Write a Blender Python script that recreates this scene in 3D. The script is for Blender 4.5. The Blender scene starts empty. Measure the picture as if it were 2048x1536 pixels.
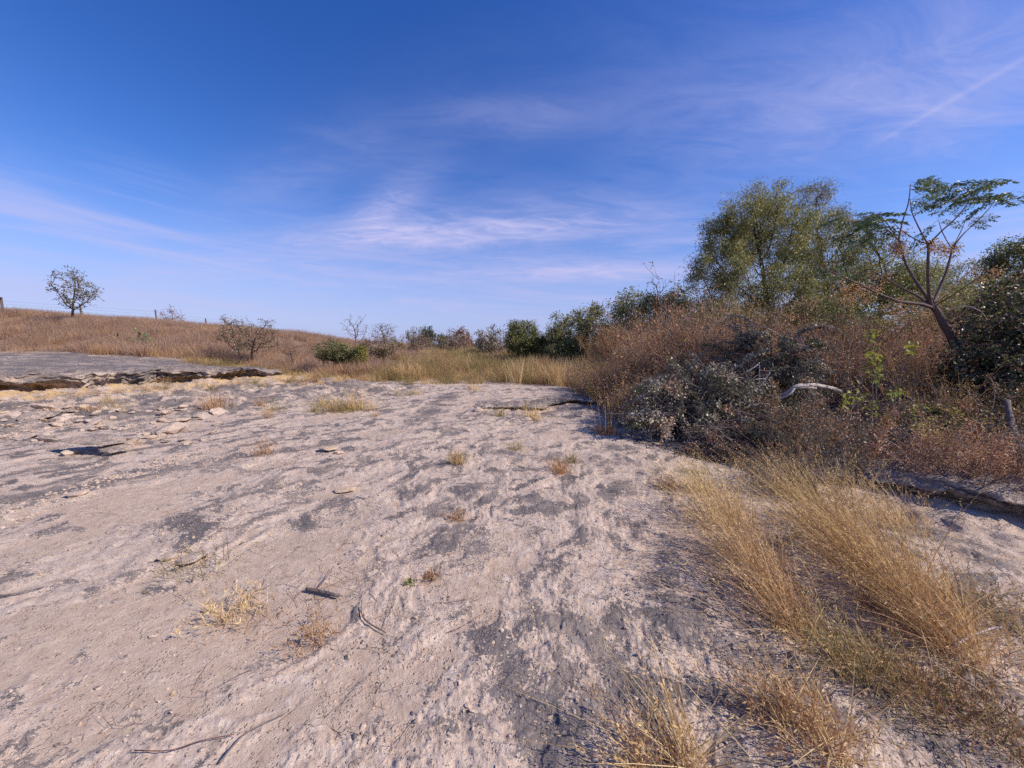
import bpy, math
import numpy as np
from mathutils import Vector

# ------------------------------------------------------------------ camera, world, sun, exposure
sc = bpy.context.scene
COL = sc.collection
F = 740.0                      # focal length in photo pixels (2048 wide)
PITCH = math.radians(6.0)
CAMZ = 1.6
cam = bpy.data.cameras.new('camera')
cam.sensor_width = 36.0
cam.lens = 36.0 * F / 2048.0
cam.clip_start = 0.05
cam.clip_end = 6000
camo = bpy.data.objects.new('camera', cam)
camo.location = (0, 0, CAMZ)
camo.rotation_euler = (math.pi / 2 - PITCH, 0, 0)
COL.objects.link(camo)
sc.camera = camo

SUN_AZ, SUN_EL = math.radians(104), math.radians(40)
SUN = Vector((math.sin(SUN_AZ) * math.cos(SUN_EL), math.cos(SUN_AZ) * math.cos(SUN_EL), math.sin(SUN_EL)))
sl = bpy.data.lights.new('sun', 'SUN')
sl.energy = 4.7
sl.angle = math.radians(0.55)
sl.color = (1.0, 0.90, 0.78)
so = bpy.data.objects.new('sun', sl)
so.rotation_euler = (-SUN).to_track_quat('-Z', 'Y').to_euler()
so.location = (30, 5, 30)
COL.objects.link(so)

sc.view_settings.view_transform = 'Standard'
sc.view_settings.look = 'None'
sc.view_settings.exposure = 0.22
sc.view_settings.gamma = 1.0
sc.view_settings.use_curve_mapping = False
sc.cycles.use_denoising = False


class NT:
    """small helper for writing node trees"""
    def __init__(s, tree):
        s.t = tree; s.n = tree.nodes; s.l = tree.links
    def new(s, typ, **kw):
        n = s.n.new(typ)
        for k, v in kw.items():
            setattr(n, k, v)
        return n
    def put(s, sock, v):
        if isinstance(v, bpy.types.NodeSocket):
            s.l.new(v, sock)
        elif v is not None:
            sock.default_value = v
    def math(s, op, a, b=None, c=None, clamp=False):
        n = s.new('ShaderNodeMath', operation=op, use_clamp=clamp)
        s.put(n.inputs[0], a); s.put(n.inputs[1], b); s.put(n.inputs[2], c)
        return n.outputs[0]
    def vmath(s, op, a, b=None):
        n = s.new('ShaderNodeVectorMath', operation=op)
        s.put(n.inputs[0], a); s.put(n.inputs[1], b)
        return n.outputs['Value'] if op in ('DOT_PRODUCT', 'LENGTH', 'DISTANCE') else n.outputs[0]
    def noise(s, vec, scale, detail=3, rough=.55, dist=0.0, out=0):
        n = s.new('ShaderNodeTexNoise')
        s.put(n.inputs['Vector'], vec)
        n.inputs['Scale'].default_value = scale; n.inputs['Detail'].default_value = detail
        n.inputs['Roughness'].default_value = rough; n.inputs['Distortion'].default_value = dist
        return n.outputs[out]
    def smooth(s, v, a, b, lo=0.0, hi=1.0):
        n = s.new('ShaderNodeMapRange', interpolation_type='SMOOTHSTEP')
        s.put(n.inputs[0], v)
        for i, q in enumerate((a, b, lo, hi)):
            s.put(n.inputs[1 + i], q)
        return n.outputs[0]
    def mix(s, f, a, b):
        n = s.new('ShaderNodeMix', data_type='RGBA')
        s.put(n.inputs[0], f); s.put(n.inputs[6], a); s.put(n.inputs[7], b)
        return n.outputs[2]
    def ramp(s, f, stops):
        n = s.new('ShaderNodeValToRGB')
        e = n.color_ramp.elements
        while len(e) < len(stops):
            e.new(0.5)
        for q, (p, c) in zip(e, stops):
            q.position = p; q.color = (*c, 1)
        s.put(n.inputs[0], f)
        return n.outputs[0]


def photo_dir(px, py):
    u, v = (px - 1024) / F, (768 - py) / F
    c, s_ = math.cos(PITCH), math.sin(PITCH)
    return np.array([u, c + v * s_, v * c - s_])


w = bpy.data.worlds.new('World')
sc.world = w
w.use_nodes = True
nt = NT(w.node_tree)
nt.n.clear()
sky = nt.new('ShaderNodeTexSky', sky_type='NISHITA')
sky.sun_disc = False
sky.sun_elevation = SUN_EL
sky.sun_rotation = SUN_AZ
sky.air_density = 1.0
sky.dust_density = 0.15
sky.ozone_density = 2.2
sky.altitude = 200
hs = nt.new('ShaderNodeHueSaturation')
hs.inputs['Hue'].default_value = 0.521
hs.inputs['Saturation'].default_value = 1.36
nt.l.new(sky.outputs[0], hs.inputs['Color'])
tc = nt.new('ShaderNodeTexCoord')
dirv = nt.vmath('NORMALIZE', tc.outputs['Generated'])
sp = nt.new('ShaderNodeSeparateXYZ')
nt.l.new(dirv, sp.inputs[0])
zz = nt.math('ADD', nt.math('MAXIMUM', sp.outputs[2], 0.0), 0.10)
cpx = nt.math('DIVIDE', sp.outputs[0], zz)
cpy = nt.math('DIVIDE', sp.outputs[1], zz)


def cloud_xy(px, py):
    d = photo_dir(px, py); d = d / np.linalg.norm(d)
    return d[0] / (max(d[2], 0) + .10), d[1] / (max(d[2], 0) + .10)


cv = nt.new('ShaderNodeCombineXYZ')
nt.put(cv.inputs[0], cpx); nt.put(cv.inputs[1], cpy)
cvec = cv.outputs[0]


def streak(angle, sx, sy, off):
    m = nt.new('ShaderNodeMapping')
    m.inputs['Location'].default_value = off
    m.inputs['Rotation'].default_value = (0, 0, angle)
    m.inputs['Scale'].default_value = (sx, sy, 1)
    nt.l.new(cvec, m.inputs['Vector'])
    return m.outputs[0]


n1 = nt.noise(streak(.18, .55, 1.3, (3.1, 1.7, 0)), 1.2, 9, .62, .9)
n2 = nt.noise(streak(-.35, 1.1, 2.6, (7.3, 4.2, 2)), 2.2, 10, .66, 1.4)
n3 = nt.noise(cvec, 0.42, 3, .5, .3)
fib = nt.math('ADD', nt.math('MULTIPLY', n1, .55), nt.math('MULTIPLY', n2, .45))


def patch(px, py, ang, ln, wd, amp):
    """soft elongated bank of thin cirrus at one place in the cloud layer"""
    cx, cy = cloud_xy(px, py)
    dx = nt.math('SUBTRACT', cpx, cx); dy = nt.math('SUBTRACT', cpy, cy)
    ca, sa = math.cos(ang), math.sin(ang)
    a = nt.math('ADD', nt.math('MULTIPLY', dx, ca / ln), nt.math('MULTIPLY', dy, sa / ln))
    b = nt.math('ADD', nt.math('MULTIPLY', dx, -sa / wd), nt.math('MULTIPLY', dy, ca / wd))
    r2 = nt.math('ADD', nt.math('MULTIPLY', a, a), nt.math('MULTIPLY', b, b))
    return nt.math('MULTIPLY', nt.math('EXPONENT', nt.math('MULTIPLY', r2, -1.0)), amp)


pm = None
for a in ((900, 470, -.12, .85, .28, .95), (770, 420, -.9, .5, .13, .75), (1210, 440, .1, .6, .2, .55),
          (520, 520, -.25, 2.6, .42, 1.0), (900, 555, -.16, 2.2, .36, .9), (1260, 545, 0.0, 1.2, .4, .8),
          (1030, 235, -.1, .26, .10, .5), (1900, 190, .45, .55, .28, .9), (1500, 260, .3, .6, .3, .45),
          (600, 340, -.5, .8, .18, .35), (650, 620, 0, 5.0, .9, .55)):
    p_ = patch(*a)
    pm = p_ if pm is None else nt.math('ADD', pm, p_)
pm = nt.math('ADD', pm, nt.smooth(n3, .48, .72, 0, .22))
wisp = nt.smooth(fib, .36, .70)
cl = nt.math('MULTIPLY', nt.math('MULTIPLY', wisp, pm), 0.58)
cl = nt.math('ADD', cl, nt.math('MULTIPLY', pm, .20))
# contrail: a thin straight line in the same layer
ax, ay = cloud_xy(2046, 118); bx_, by_ = cloud_xy(1700, 318)
tl = math.hypot(bx_ - ax, by_ - ay); tx, ty = (bx_ - ax) / tl, (by_ - ay) / tl
dx = nt.math('SUBTRACT', cpx, ax); dy = nt.math('SUBTRACT', cpy, ay)
al = nt.math('ADD', nt.math('MULTIPLY', dx, tx), nt.math('MULTIPLY', dy, ty))
ac = nt.math('ADD', nt.math('MULTIPLY', dx, -ty), nt.math('MULTIPLY', dy, tx))
line = nt.math('EXPONENT', nt.math('MULTIPLY', nt.math('MULTIPLY', ac, ac), -1.0 / (.016 ** 2)))
line = nt.math('MULTIPLY', line, nt.smooth(al, tl * 1.0, tl * .45))
cl = nt.math('ADD', cl, nt.math('MULTIPLY', line, .17), clamp=True)
azn = nt.math('ARCTAN2', sp.outputs[0], sp.outputs[1])
sv = nt.new('ShaderNodeCombineXYZ')
nt.put(sv.inputs[0], nt.math('MULTIPLY', azn, 1.5))
nt.put(sv.inputs[1], nt.math('ADD', nt.math('MULTIPLY', sp.outputs[2], 17.0), nt.math('MULTIPLY', azn, 1.1)))
sn = nt.noise(sv.outputs[0], 1.25, 9, .6, .5)
low = nt.math('MULTIPLY', nt.smooth(sp.outputs[2], .015, .10), nt.smooth(sp.outputs[2], .36, .17))
cl = nt.math('MAXIMUM', cl, nt.math('MULTIPLY', low, nt.smooth(sn, .39, .68, 0.0, .62)), clamp=True)
veil = nt.math('MULTIPLY', nt.smooth(sp.outputs[2], .34, -.02), .85)
skyc = nt.mix(cl, nt.mix(veil, hs.outputs[0], (2.0, 2.3, 4.9, 1)), (3.4, 3.4, 5.4, 1))
bg = nt.new('ShaderNodeBackground')
bg.inputs['Strength'].default_value = 0.14
nt.l.new(skyc, bg.inputs['Color'])
wo = nt.new('ShaderNodeOutputWorld')
nt.l.new(bg.outputs[0], wo.inputs['Surface'])

# ------------------------------------------------------------------ noise (numpy)
def _h(ix, iy, seed):
    h = (ix.astype(np.int64) * 374761393 + iy.astype(np.int64) * 668265263 + seed * 974634777) & 0xFFFFFFFF
    h = ((h ^ (h >> 13)) * 1274126177) & 0xFFFFFFFF
    h = ((h ^ (h >> 16)) * 2246822519) & 0xFFFFFFFF
    return (h ^ (h >> 15)) / 4294967295.0


def perlin(x, y, seed=0):
    x = np.asarray(x, float); y = np.asarray(y, float)
    x0 = np.floor(x); y0 = np.floor(y); fx = x - x0; fy = y - y0
    u = fx * fx * fx * (fx * (fx * 6 - 15) + 10); v = fy * fy * fy * (fy * (fy * 6 - 15) + 10)
    def g(i, j):
        a = _h(x0 + i, y0 + j, seed) * 6.2831853
        return np.cos(a) * (fx - i) + np.sin(a) * (fy - j)
    return (g(0, 0) * (1 - u) + g(1, 0) * u) * (1 - v) + (g(0, 1) * (1 - u) + g(1, 1) * u) * v


def fbm(x, y, o=4, seed=0, gain=.5, lac=2.03):
    r = 0; a = 1.0; x = np.asarray(x, float); y = np.asarray(y, float)
    for i in range(o):
        r = r + a * perlin(x, y, seed + i * 17); x = x * lac + 3.7; y = y * lac + 1.3; a *= gain
    return r


def ridged(x, y, o=3, seed=0):
    r = 0; a = 1.0
    for i in range(o):
        r = r + a * (1 - np.abs(perlin(x, y, seed + i * 13)) * 2.2); x = x * 2.1 + 5.1; y = y * 2.1 + 2.3; a *= .5
    return r / 1.75


def sstep(a, b, v):
    t = np.clip((v - a) / (b - a), 0, 1)
    return t * t * (3 - 2 * t)


def at(px, py, d):
    q = photo_dir(px, py)
    return np.array([0, 0, CAMZ]) + q * (d / q[1])


# ------------------------------------------------------------------ terrain
LIP = np.array([(-60, 4), (-24, 6.6), (-16, 8.0), (-13.0, 8.9), (-12.3, 10.1), (-12.1, 11.1), (-11.0, 11.7), (-10.4, 12.4),
                (-9.6, 13.3), (-8.9, 14.3), (-9.2, 15.0), (-11.5, 16.4), (-12.5, 19), (-13.5, 24), (-15, 40), (-20, 120), (-30, 700)], float)


def lip_distance(x, y):
    """signed distance to the ledge lip: positive on the stream-bed side"""
    best = np.full(x.shape, 1e9); sgn = np.ones(x.shape)
    for (a, b) in zip(LIP[:-1], LIP[1:]):
        d = b - a; L2 = d @ d
        t = np.clip(((x - a[0]) * d[0] + (y - a[1]) * d[1]) / L2, 0, 1)
        qx = x - (a[0] + t * d[0]); qy = y - (a[1] + t * d[1])
        r = qx * qx + qy * qy
        c = d[0] * qy - d[1] * qx
        m = r < best - 1e-9
        best = np.where(m, r, best); sgn = np.where(m, np.where(c > 0, -1.0, 1.0), sgn)
    return np.sqrt(best) * sgn


def band(x, y, pts, wd):
    best = np.full(x.shape, 1e9)
    pts = np.array(pts, float)
    for a, b in zip(pts[:-1], pts[1:]):
        d = b - a; L2 = d @ d
        t = np.clip(((x - a[0]) * d[0] + (y - a[1]) * d[1]) / L2, 0, 1)
        best = np.minimum(best, (x - a[0] - t * d[0]) ** 2 + (y - a[1] - t * d[1]) ** 2)
    return np.exp(-best / wd ** 2)


def flat(px, py, z=0.0):
    q = photo_dir(px, py); t = (CAMZ - z) / -q[2]
    return q[0] * t, q[1] * t


def fxy(*pp):
    return [flat(*p) for p in pp]


BANDS = [(fxy((0, 1002), (200, 968), (330, 942), (480, 915), (640, 890), (760, 868), (850, 835)), .16, .85),
         (fxy((840, 838), (880, 810), (900, 788), (960, 782)), .30, .8),
         (fxy((955, 1230), (1000, 1330), (1060, 1420), (1120, 1536), (1150, 1700)), .11, .85),
         (fxy((1060, 1215), (1180, 1270), (1230, 1340), (1260, 1390)), .09, .8),
         (fxy((1130, 1440), (1230, 1400), (1330, 1380), (1500, 1400)), .10, .75),
         (fxy((1330, 1200), (1440, 1280), (1540, 1330), (1650, 1440)), .11, .6),
         (fxy((730, 1015), (660, 1030), (600, 1050)), .16, .8),
         (fxy((960, 820), (1060, 828), (1160, 812)), .35, .8),
         (fxy((1000, 905), (1150, 915), (1260, 930)), .25, .5),
         (fxy((170, 1400), (60, 1460), (0, 1500)), .10, .6),
         (fxy((1720, 1300), (1850, 1420), (2040, 1500)), .25, .8),
         (fxy((1850, 1050), (2040, 1130)), .2, .6)]


GROWS = [fxy((1405, 985), (1500, 1115), (1590, 1255), (1640, 1340)), fxy((1590, 1000), (1720, 1120), (1845, 1240), (1905, 1300), (1820, 1385), (1715, 1345))]


def base_height(x, y):
    sd = lip_distance(x, y)
    L = sstep(15.6, 14.3, y)
    rub = (.30 * sstep(6.0, .2, sd) + .13 * np.exp(-((sd - .65) / .5) ** 2) * L) * (.35 + .65 * L)
    top = .62 + .042 * np.minimum(np.maximum(-sd, 0), 9) - .012 * np.clip(y - 20, 0, 40)
    S = L * sstep(-1.05, -1.35, sd) + (1 - L) * sstep(1.5, -5.0, sd)
    z = rub * (1 - S) + top * S
    hill = sstep(-7, -46, x) * sstep(19.0, 33, y) * (1 - .8 * np.clip((y - 30) / 60, 0, 1))
    hill2 = sstep(-5, -24, x) * sstep(18.5, 27, y) * .55
    z = z + 2.5 * hill + hill2 * np.clip(1.2 - (y - 20) / 60, .3, 1)
    z = z + sstep(15.5, 40, y) * .45 + .35 * np.exp(-((x + 3) / 6) ** 2 - ((y - 30) / 6) ** 2)
    z = z + .18 * fbm(x * .11, y * .11, 3, 5) * sstep(10, 30, np.hypot(x, y))
    z = z - .10 * sstep(1.6, 3.4, x) * sstep(2, 5, y) + .55 * sstep(4.5, 10, x) * sstep(3, 7, y)
    rb = sstep(0, .45, (x - 3.9) * .45 + (y - 3.55) * .9 + .25 * perlin(x * 1.3, y * 1.3, 9))
    z = z + .22 * rb * sstep(3.0, 4.0, x)
    return z, sd, L, S


def terrain(x, y, full=False):
    x = np.asarray(x, float); y = np.asarray(y, float)
    z, sd, L, S = base_height(x, y)
    r = np.hypot(x, y)
    jag = fbm(x * .35, y * .35, 3, 61) * 1.6
    # where bare rock shows, where soil and grass take over
    soil = sstep(15.6, 17.2, y + jag + .10 * (x + 2)) * sstep(-9.5, -6.5, x + jag * 1.5 + sstep(16, 19, y) * 2)
    soil = np.maximum(soil, sstep(19.2, 20.8, y + jag * .8 + .05 * (x + 20)) * sstep(-4, -6, x))
    soil = np.maximum(soil, sstep(2.6, 3.4, x + .5 * fbm(x * .6, y * .6, 3, 44) - 1.0 * sstep(9.5, 6, y)) * sstep(2.9, 4.8, y - .25 * (x - 3)) * .9)
    soil = np.maximum(soil, sstep(60, 90, r))
    rock = 1 - soil
    # relief of the limestone: warped terraces, crusts and pits
    wx = x + .25 * fbm(x * 1.3, y * 1.3, 2, 21); wy = y + .25 * fbm(x * 1.3, y * 1.3, 2, 22)
    und = .030 * fbm(x * .45, y * .45, 3, 1)
    def terr(n, k, sharp):
        t = n * k; fl = np.floor(t); fr = t - fl
        return (fl + sstep(1 - sharp, 1.0, fr)) / k
    ca, sa = .5, .866                                # grain of the bed
    gx = wx * sa - wy * ca; gy = wx * ca + wy * sa
    na = fbm(gx * .85, gy * .45, 4, 31)
    nb = fbm(gx * 2.6, gy * 1.7, 4, 33)
    rel = .034 * terr(na, 5.0, .08) + .020 * terr(nb, 4.0, .16) + .012 * na
    nc = fbm(wx * 7.0, wy * 7.0, 3, 35)
    near = sstep(16, 6, r)
    rel = rel + (.013 * terr(nc, 3.0, .18) + .006 * nc)
    rel = rel + near * (.0075 * ridged(wx * 15, wy * 15, 2, 37) + .0040 * perlin(x * 43, y * 43, 38) + .002 * perlin(x * 90, y * 90, 39) * sstep(5, 2.5, r))
    pit = sstep(.30, .46, fbm(wx * 4.2, wy * 4.2, 2, 40)) 
    rel = rel - .012 * pit
    rubble = sstep(6.2, 4.0, sd) * sstep(-1.0, .3, sd) * L
    rel = rel + rubble * (.17 * terr(fbm(x * 1.3, y * 1.3, 4, 50), 5, .12) + .06 * ridged(x * 3.5, y * 3.5, 2, 51) + .02 * ridged(x * 9, y * 9, 2, 52))
    snd_level = .022 * fbm(x * .8, y * .8, 3, 60) - .022 - .05 * sstep(.5, -.5, sd) + .016 * np.exp(-((x + .9) / 1.3) ** 2 - ((y - 2.0) / .9) ** 2)
    rows = np.maximum(band(x, y, GROWS[0], .13), band(x, y, GROWS[1], .17))
    snd_level = snd_level + .022 * rows * (1 + perlin(x * 6, y * 6, 68))
    snd_level = snd_level - .03 * rubble - .03 * np.exp(-((x - .55) / .55) ** 2 - ((y - 1.7) / .5) ** 2)
    over = snd_level - rel
    sand = sstep(-.004, .006, over)
    relf = np.where(over > 0, snd_level + .22 * np.minimum(-over, 0) + near * (.0022 * perlin(x * 30, y * 30, 66) + .0016 * perlin(x * 75, y * 75, 67)), rel)
    zz_ = z + und + relf * (rock * .93 + .07) + soil * (.05 * fbm(x * .8, y * .8, 3, 70))
    if not full:
        return zz_
    li = sstep(-.02, .30, fbm(gx * 3.6, gy * 2.0, 5, 80, .66)) * .60 + .13
    bm_ = 0
    for pts, wd, amp in BANDS:
        j = .45 * wd * 2
        bm_ = np.maximum(bm_, amp * band(x + j * perlin(x / wd * .6, y / wd * .6, 81), y + j * perlin(x / wd * .6, y / wd * .6, 82), pts, wd))
    li = np.maximum(li * .9, bm_)
    li = np.maximum(li, rubble * sstep(-.12, .2, fbm(x * 1.1, y * 1.1, 4, 85)) * .75)
    li = np.maximum(li, sstep(0, -1.0, sd) * sstep(-7, -9, x) * (1 - soil) * (.52 + .7 * fbm(x * .5, y * .9, 3, 86)))
    li = li * (1 - .8 * np.exp(-((sd - .7) / .7) ** 2) * L)
    li = li * (.55 + .75 * sstep(.0, .035, -over)) * (1 - sand * .95) * (1 - soil)
    ochre = np.exp(-((sd - .8) / 1.1) ** 2) * L
    edge = np.clip(np.abs(na * 5 - np.round(na * 5)), 0, 1)
    return zz_, sand, li, soil, ochre


def ground(x, y):
    return float(terrain(np.array([x]), np.array([y]))[0])


def hit(px, py, dmin=1.0, dmax=120):
    """where the sight line of a photo point meets the terrain"""
    q = photo_dir(px, py)
    d = np.exp(np.linspace(math.log(dmin), math.log(dmax), 900))
    P = np.array([0, 0, CAMZ])[None] + q[None] * (d / q[1])[:, None]
    g = terrain(P[:, 0], P[:, 1])
    i = np.argmax(P[:, 2] <= g)
    if P[i, 2] > g[i]:
        i = len(d) - 1
    return np.array([P[i, 0], P[i, 1], g[i]])


# ------------------------------------------------------------------ mesh helpers
def mesh_from(name, verts, faces, mats, smooth=False, matidx=None):
    """verts (N,3); faces: list of int arrays (M,3) or (M,4)"""
    me = bpy.data.meshes.new(name)
    verts = np.asarray(verts, np.float32)
    if isinstance(faces, np.ndarray):
        faces = [faces]
    faces = [f for f in faces if len(f)]
    me.vertices.add(len(verts)); me.vertices.foreach_set('co', verts.ravel())
    loops = np.concatenate([f.ravel() for f in faces]).astype(np.int32)
    tot = np.concatenate([np.full(len(f), f.shape[1], np.int32) for f in faces])
    st = np.concatenate([[0], np.cumsum(tot)[:-1]]).astype(np.int32)
    me.loops.add(len(loops)); me.loops.foreach_set('vertex_index', loops)
    me.polygons.add(len(tot)); me.polygons.foreach_set('loop_start', st); me.polygons.foreach_set('loop_total', tot)
    if smooth:
        me.polygons.foreach_set('use_smooth', np.ones(len(tot), bool))
    for m in (mats if isinstance(mats, (list, tuple)) else [mats]):
        me.materials.append(m)
    if matidx is not None:
        me.polygons.foreach_set('material_index', np.asarray(matidx, np.int32))
    me.update(calc_edges=True)
    return me


def link(name, me, parent=None, loc=None):
    o = bpy.data.objects.new(name, me)
    COL.objects.link(o)
    if parent is not None:
        o.parent = parent
    if loc is not None:
        o.location = [float(v) for v in loc]
    return o


def tag(o, label=None, cat=None, group=None, kind=None):
    if label: o['label'] = label
    if cat: o['category'] = cat
    if group: o['group'] = group
    if kind: o['kind'] = kind
    return o


def empty(name, loc, label, cat, group=None):
    o = bpy.data.objects.new(name, None)
    o.empty_display_size = .2
    COL.objects.link(o)
    o.location = [float(v) for v in loc]
    return tag(o, label, cat, group)


def fattr(me, name, data, typ='FLOAT'):
    a = me.attributes.new(name, typ, 'POINT')
    if typ == 'FLOAT':
        a.data.foreach_set('value', np.asarray(data, np.float32))
    elif typ == 'INT':
        a.data.foreach_set('value', np.asarray(data, np.int32))
    elif typ == 'FLOAT_VECTOR':
        a.data.foreach_set('vector', np.asarray(data, np.float32).ravel())


# ------------------------------------------------------------------ materials
def mat(name):
    m = bpy.data.materials.new(name); m.use_nodes = True
    t = NT(m.node_tree); t.n.clear()
    o = t.new('ShaderNodeOutputMaterial')
    return m, t, o


def principled(t, color, rough=.9, spec=.2, normal=None):
    b = t.new('ShaderNodeBsdfPrincipled')
    t.put(b.inputs['Base Color'], color); t.put(b.inputs['Roughness'], rough)
    t.put(b.inputs['Specular IOR Level'], spec)
    if normal is not None:
        t.l.new(normal, b.inputs['Normal'])
    return b


def bump(t, h, strength, dist, normal=None):
    b = t.new('ShaderNodeBump')
    b.inputs['Strength'].default_value = strength; b.inputs['Distance'].default_value = dist
    t.l.new(h, b.inputs['Height'])
    if normal is not None:
        t.l.new(normal, b.inputs['Normal'])
    return b.outputs[0]


def attr(t, name):
    n = t.new('ShaderNodeAttribute'); n.attribute_name = name
    return n.outputs['Fac']


def limestone(name, use_attr=True, lich=.4, och=.0):
    m, t, o = mat(name)
    g = t.new('ShaderNodeNewGeometry')
    pos = g.outputs['Position']
    a_s = attr(t, 'sand') if use_attr else 0.0
    a_l = attr(t, 'lichen') if use_attr else lich
    a_o = attr(t, 'ochre') if use_attr else och
    nbig = t.noise(pos, 1.1, 4, .55)
    nmid = t.noise(pos, 12.0, 7, .66, .4)
    nfin = t.noise(pos, 55.0, 5, .65)
    ngrit = t.noise(pos, 260.0, 3, .6)
    rockc = t.ramp(nmid, [(.25, (.36, .268, .205)), (.45, (.57, .44, .345)), (.62, (.70, .565, .46)), (.8, (.62, .495, .405))])
    rockc = t.mix(t.smooth(nbig, .4, .68, 0, .45), rockc, (.54, .42, .345, 1))
    rockc = t.mix(t.smooth(nfin, .54, .70, 0, .6), rockc, (.27, .225, .22, 1))
    och_m = t.math('MULTIPLY', a_o, t.smooth(t.noise(pos, 3.0, 4, .6), .38, .56))
    rockc = t.mix(och_m, rockc, (.60, .40, .19, 1))
    cv_ = t.new('ShaderNodeTexVoronoi'); cv_.feature = 'DISTANCE_TO_EDGE'; cv_.inputs['Scale'].default_value = 5.5
    wpos = t.vmath('ADD', pos, t.vmath('MULTIPLY', t.noise(pos, 6.0, 3, .6, 0, 1), (.35, .35, .35)))
    t.l.new(wpos, cv_.inputs['Vector'])
    crack = t.math('MULTIPLY', t.smooth(cv_.outputs['Distance'], .035, .008), t.smooth(t.noise(pos, 2.3, 3, .6), .55, .63))
    rockc = t.mix(t.math('MULTIPLY', crack, .75), rockc, (.13, .105, .10, 1))
    # lichen crust: grey, broken up into specks
    v = t.new('ShaderNodeTexVoronoi'); v.inputs['Scale'].default_value = 95; t.l.new(pos, v.inputs['Vector'])
    lm = t.math('ADD', t.math('MULTIPLY', a_l, 1.25), t.math('MULTIPLY', t.math('SUBTRACT', nmid, .5), 2.6))
    lm = t.math('ADD', lm, t.math('MULTIPLY', t.math('SUBTRACT', nfin, .5), 3.4))
    lm = t.math('ADD', lm, t.math('MULTIPLY', t.math('SUBTRACT', ngrit, .5), 1.6))
    lm = t.math('ADD', lm, t.math('MULTIPLY', t.math('SUBTRACT', t.noise(pos, 3.4, 4, .6), .5), 1.8))
    lm = t.smooth(lm, .50, .71)
    lm = t.math('MULTIPLY', lm, t.smooth(a_l, .06, .3))
    lc = t.ramp(t.math('ADD', t.math('MULTIPLY', nfin, .6), t.math('MULTIPLY', ngrit, .4)), [(.36, (.06, .054, .058)), (.52, (.15, .132, .132)), (.68, (.36, .31, .29))])
    c = t.mix(t.math('MULTIPLY', lm, t.smooth(t.noise(pos, 2.0, 3, .6), .35, .6, .62, .95)), rockc, lc)
    sandc = t.ramp(t.math('ADD', t.math('MULTIPLY', nmid, .5), t.math('MULTIPLY', ngrit, .5)), [(.3, (.38, .265, .195)), (.5, (.53, .40, .30)), (.7, (.65, .515, .41))])
    c = t.mix(t.math('MULTIPLY', a_s, .85), c, sandc)
    if use_attr:
        soilc = t.ramp(nmid, [(.3, (.17, .11, .075)), (.6, (.31, .215, .15)), (.8, (.38, .28, .21))])
        c = t.mix(attr(t, 'soil'), c, soilc)
    nb = bump(t, nmid, .28, .03)
    fl = t.math('SNAP', t.noise(pos, 5.5, 7, .62, .5), .055)
    nb = bump(t, fl, .55, .16, nb)
    fl2 = t.math('SNAP', t.noise(pos, 17.0, 5, .62, .3), .07)
    nb = bump(t, fl2, .45, .04, nb)
    nb = bump(t, t.math('SUBTRACT', 1.0, crack), .5, .02, nb)
    nb = bump(t, nfin, .6, .012, nb)
    nb = bump(t, ngrit, .7, .006, nb)
    pv = t.new('ShaderNodeTexVoronoi'); pv.inputs['Scale'].default_value = 62; t.l.new(pos, pv.inputs['Vector'])
    peb = t.math('MULTIPLY', t.smooth(pv.outputs['Distance'], .42, .08), t.smooth(t.noise(pos, 14.0, 3, .6), .47, .60))
    nb = bump(t, peb, .8, .012, nb)
    nb = bump(t, lm, .5, .008, nb)
    b = principled(t, c, .94, .12, nb)
    t.l.new(b.outputs[0], o.inputs[0])
    return m


def leafy(name, stops, trans=.35, rough=.55, spec=.35, tcol=None, objvar=.35):
    m, t, o = mat(name)
    g = t.new('ShaderNodeNewGeometry')
    oi = t.new('ShaderNodeObjectInfo')
    f = t.math('ADD', t.math('MULTIPLY', g.outputs['Random Per Island'], 1 - objvar), t.math('MULTIPLY', oi.outputs['Random'], objvar))
    n = t.noise(g.outputs['Position'], .9, 2, .5)
    f = t.math('ADD', f, t.math('MULTIPLY', t.math('SUBTRACT', n, .5), .9), clamp=True)
    c = t.ramp(f, stops)
    b = principled(t, c, rough, spec)
    if trans > 0:
        tr = t.new('ShaderNodeBsdfTranslucent')
        t.put(tr.inputs['Color'], c)
        mx = t.new('ShaderNodeMixShader'); mx.inputs[0].default_value = trans
        t.l.new(b.outputs[0], mx.inputs[1]); t.l.new(tr.outputs[0], mx.inputs[2])
        t.l.new(mx.outputs[0], o.inputs[0])
    else:
        t.l.new(b.outputs[0], o.inputs[0])
    return m


def barky(name, a, b_, scale=14, spec=.15):
    m, t, o = mat(name)
    tcn = t.new('ShaderNodeNewGeometry')
    n = t.noise(tcn.outputs['Position'], scale, 5, .65, .5)
    c = t.ramp(n, [(.3, a), (.7, b_)])
    b = principled(t, c, .85, spec, bump(t, n, .7, .02))
    t.l.new(b.outputs[0], o.inputs[0])
    return m


def ev(stops):
    k = len(stops)
    return [(i / (k - 1), c) for i, c in enumerate(stops)]


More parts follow.
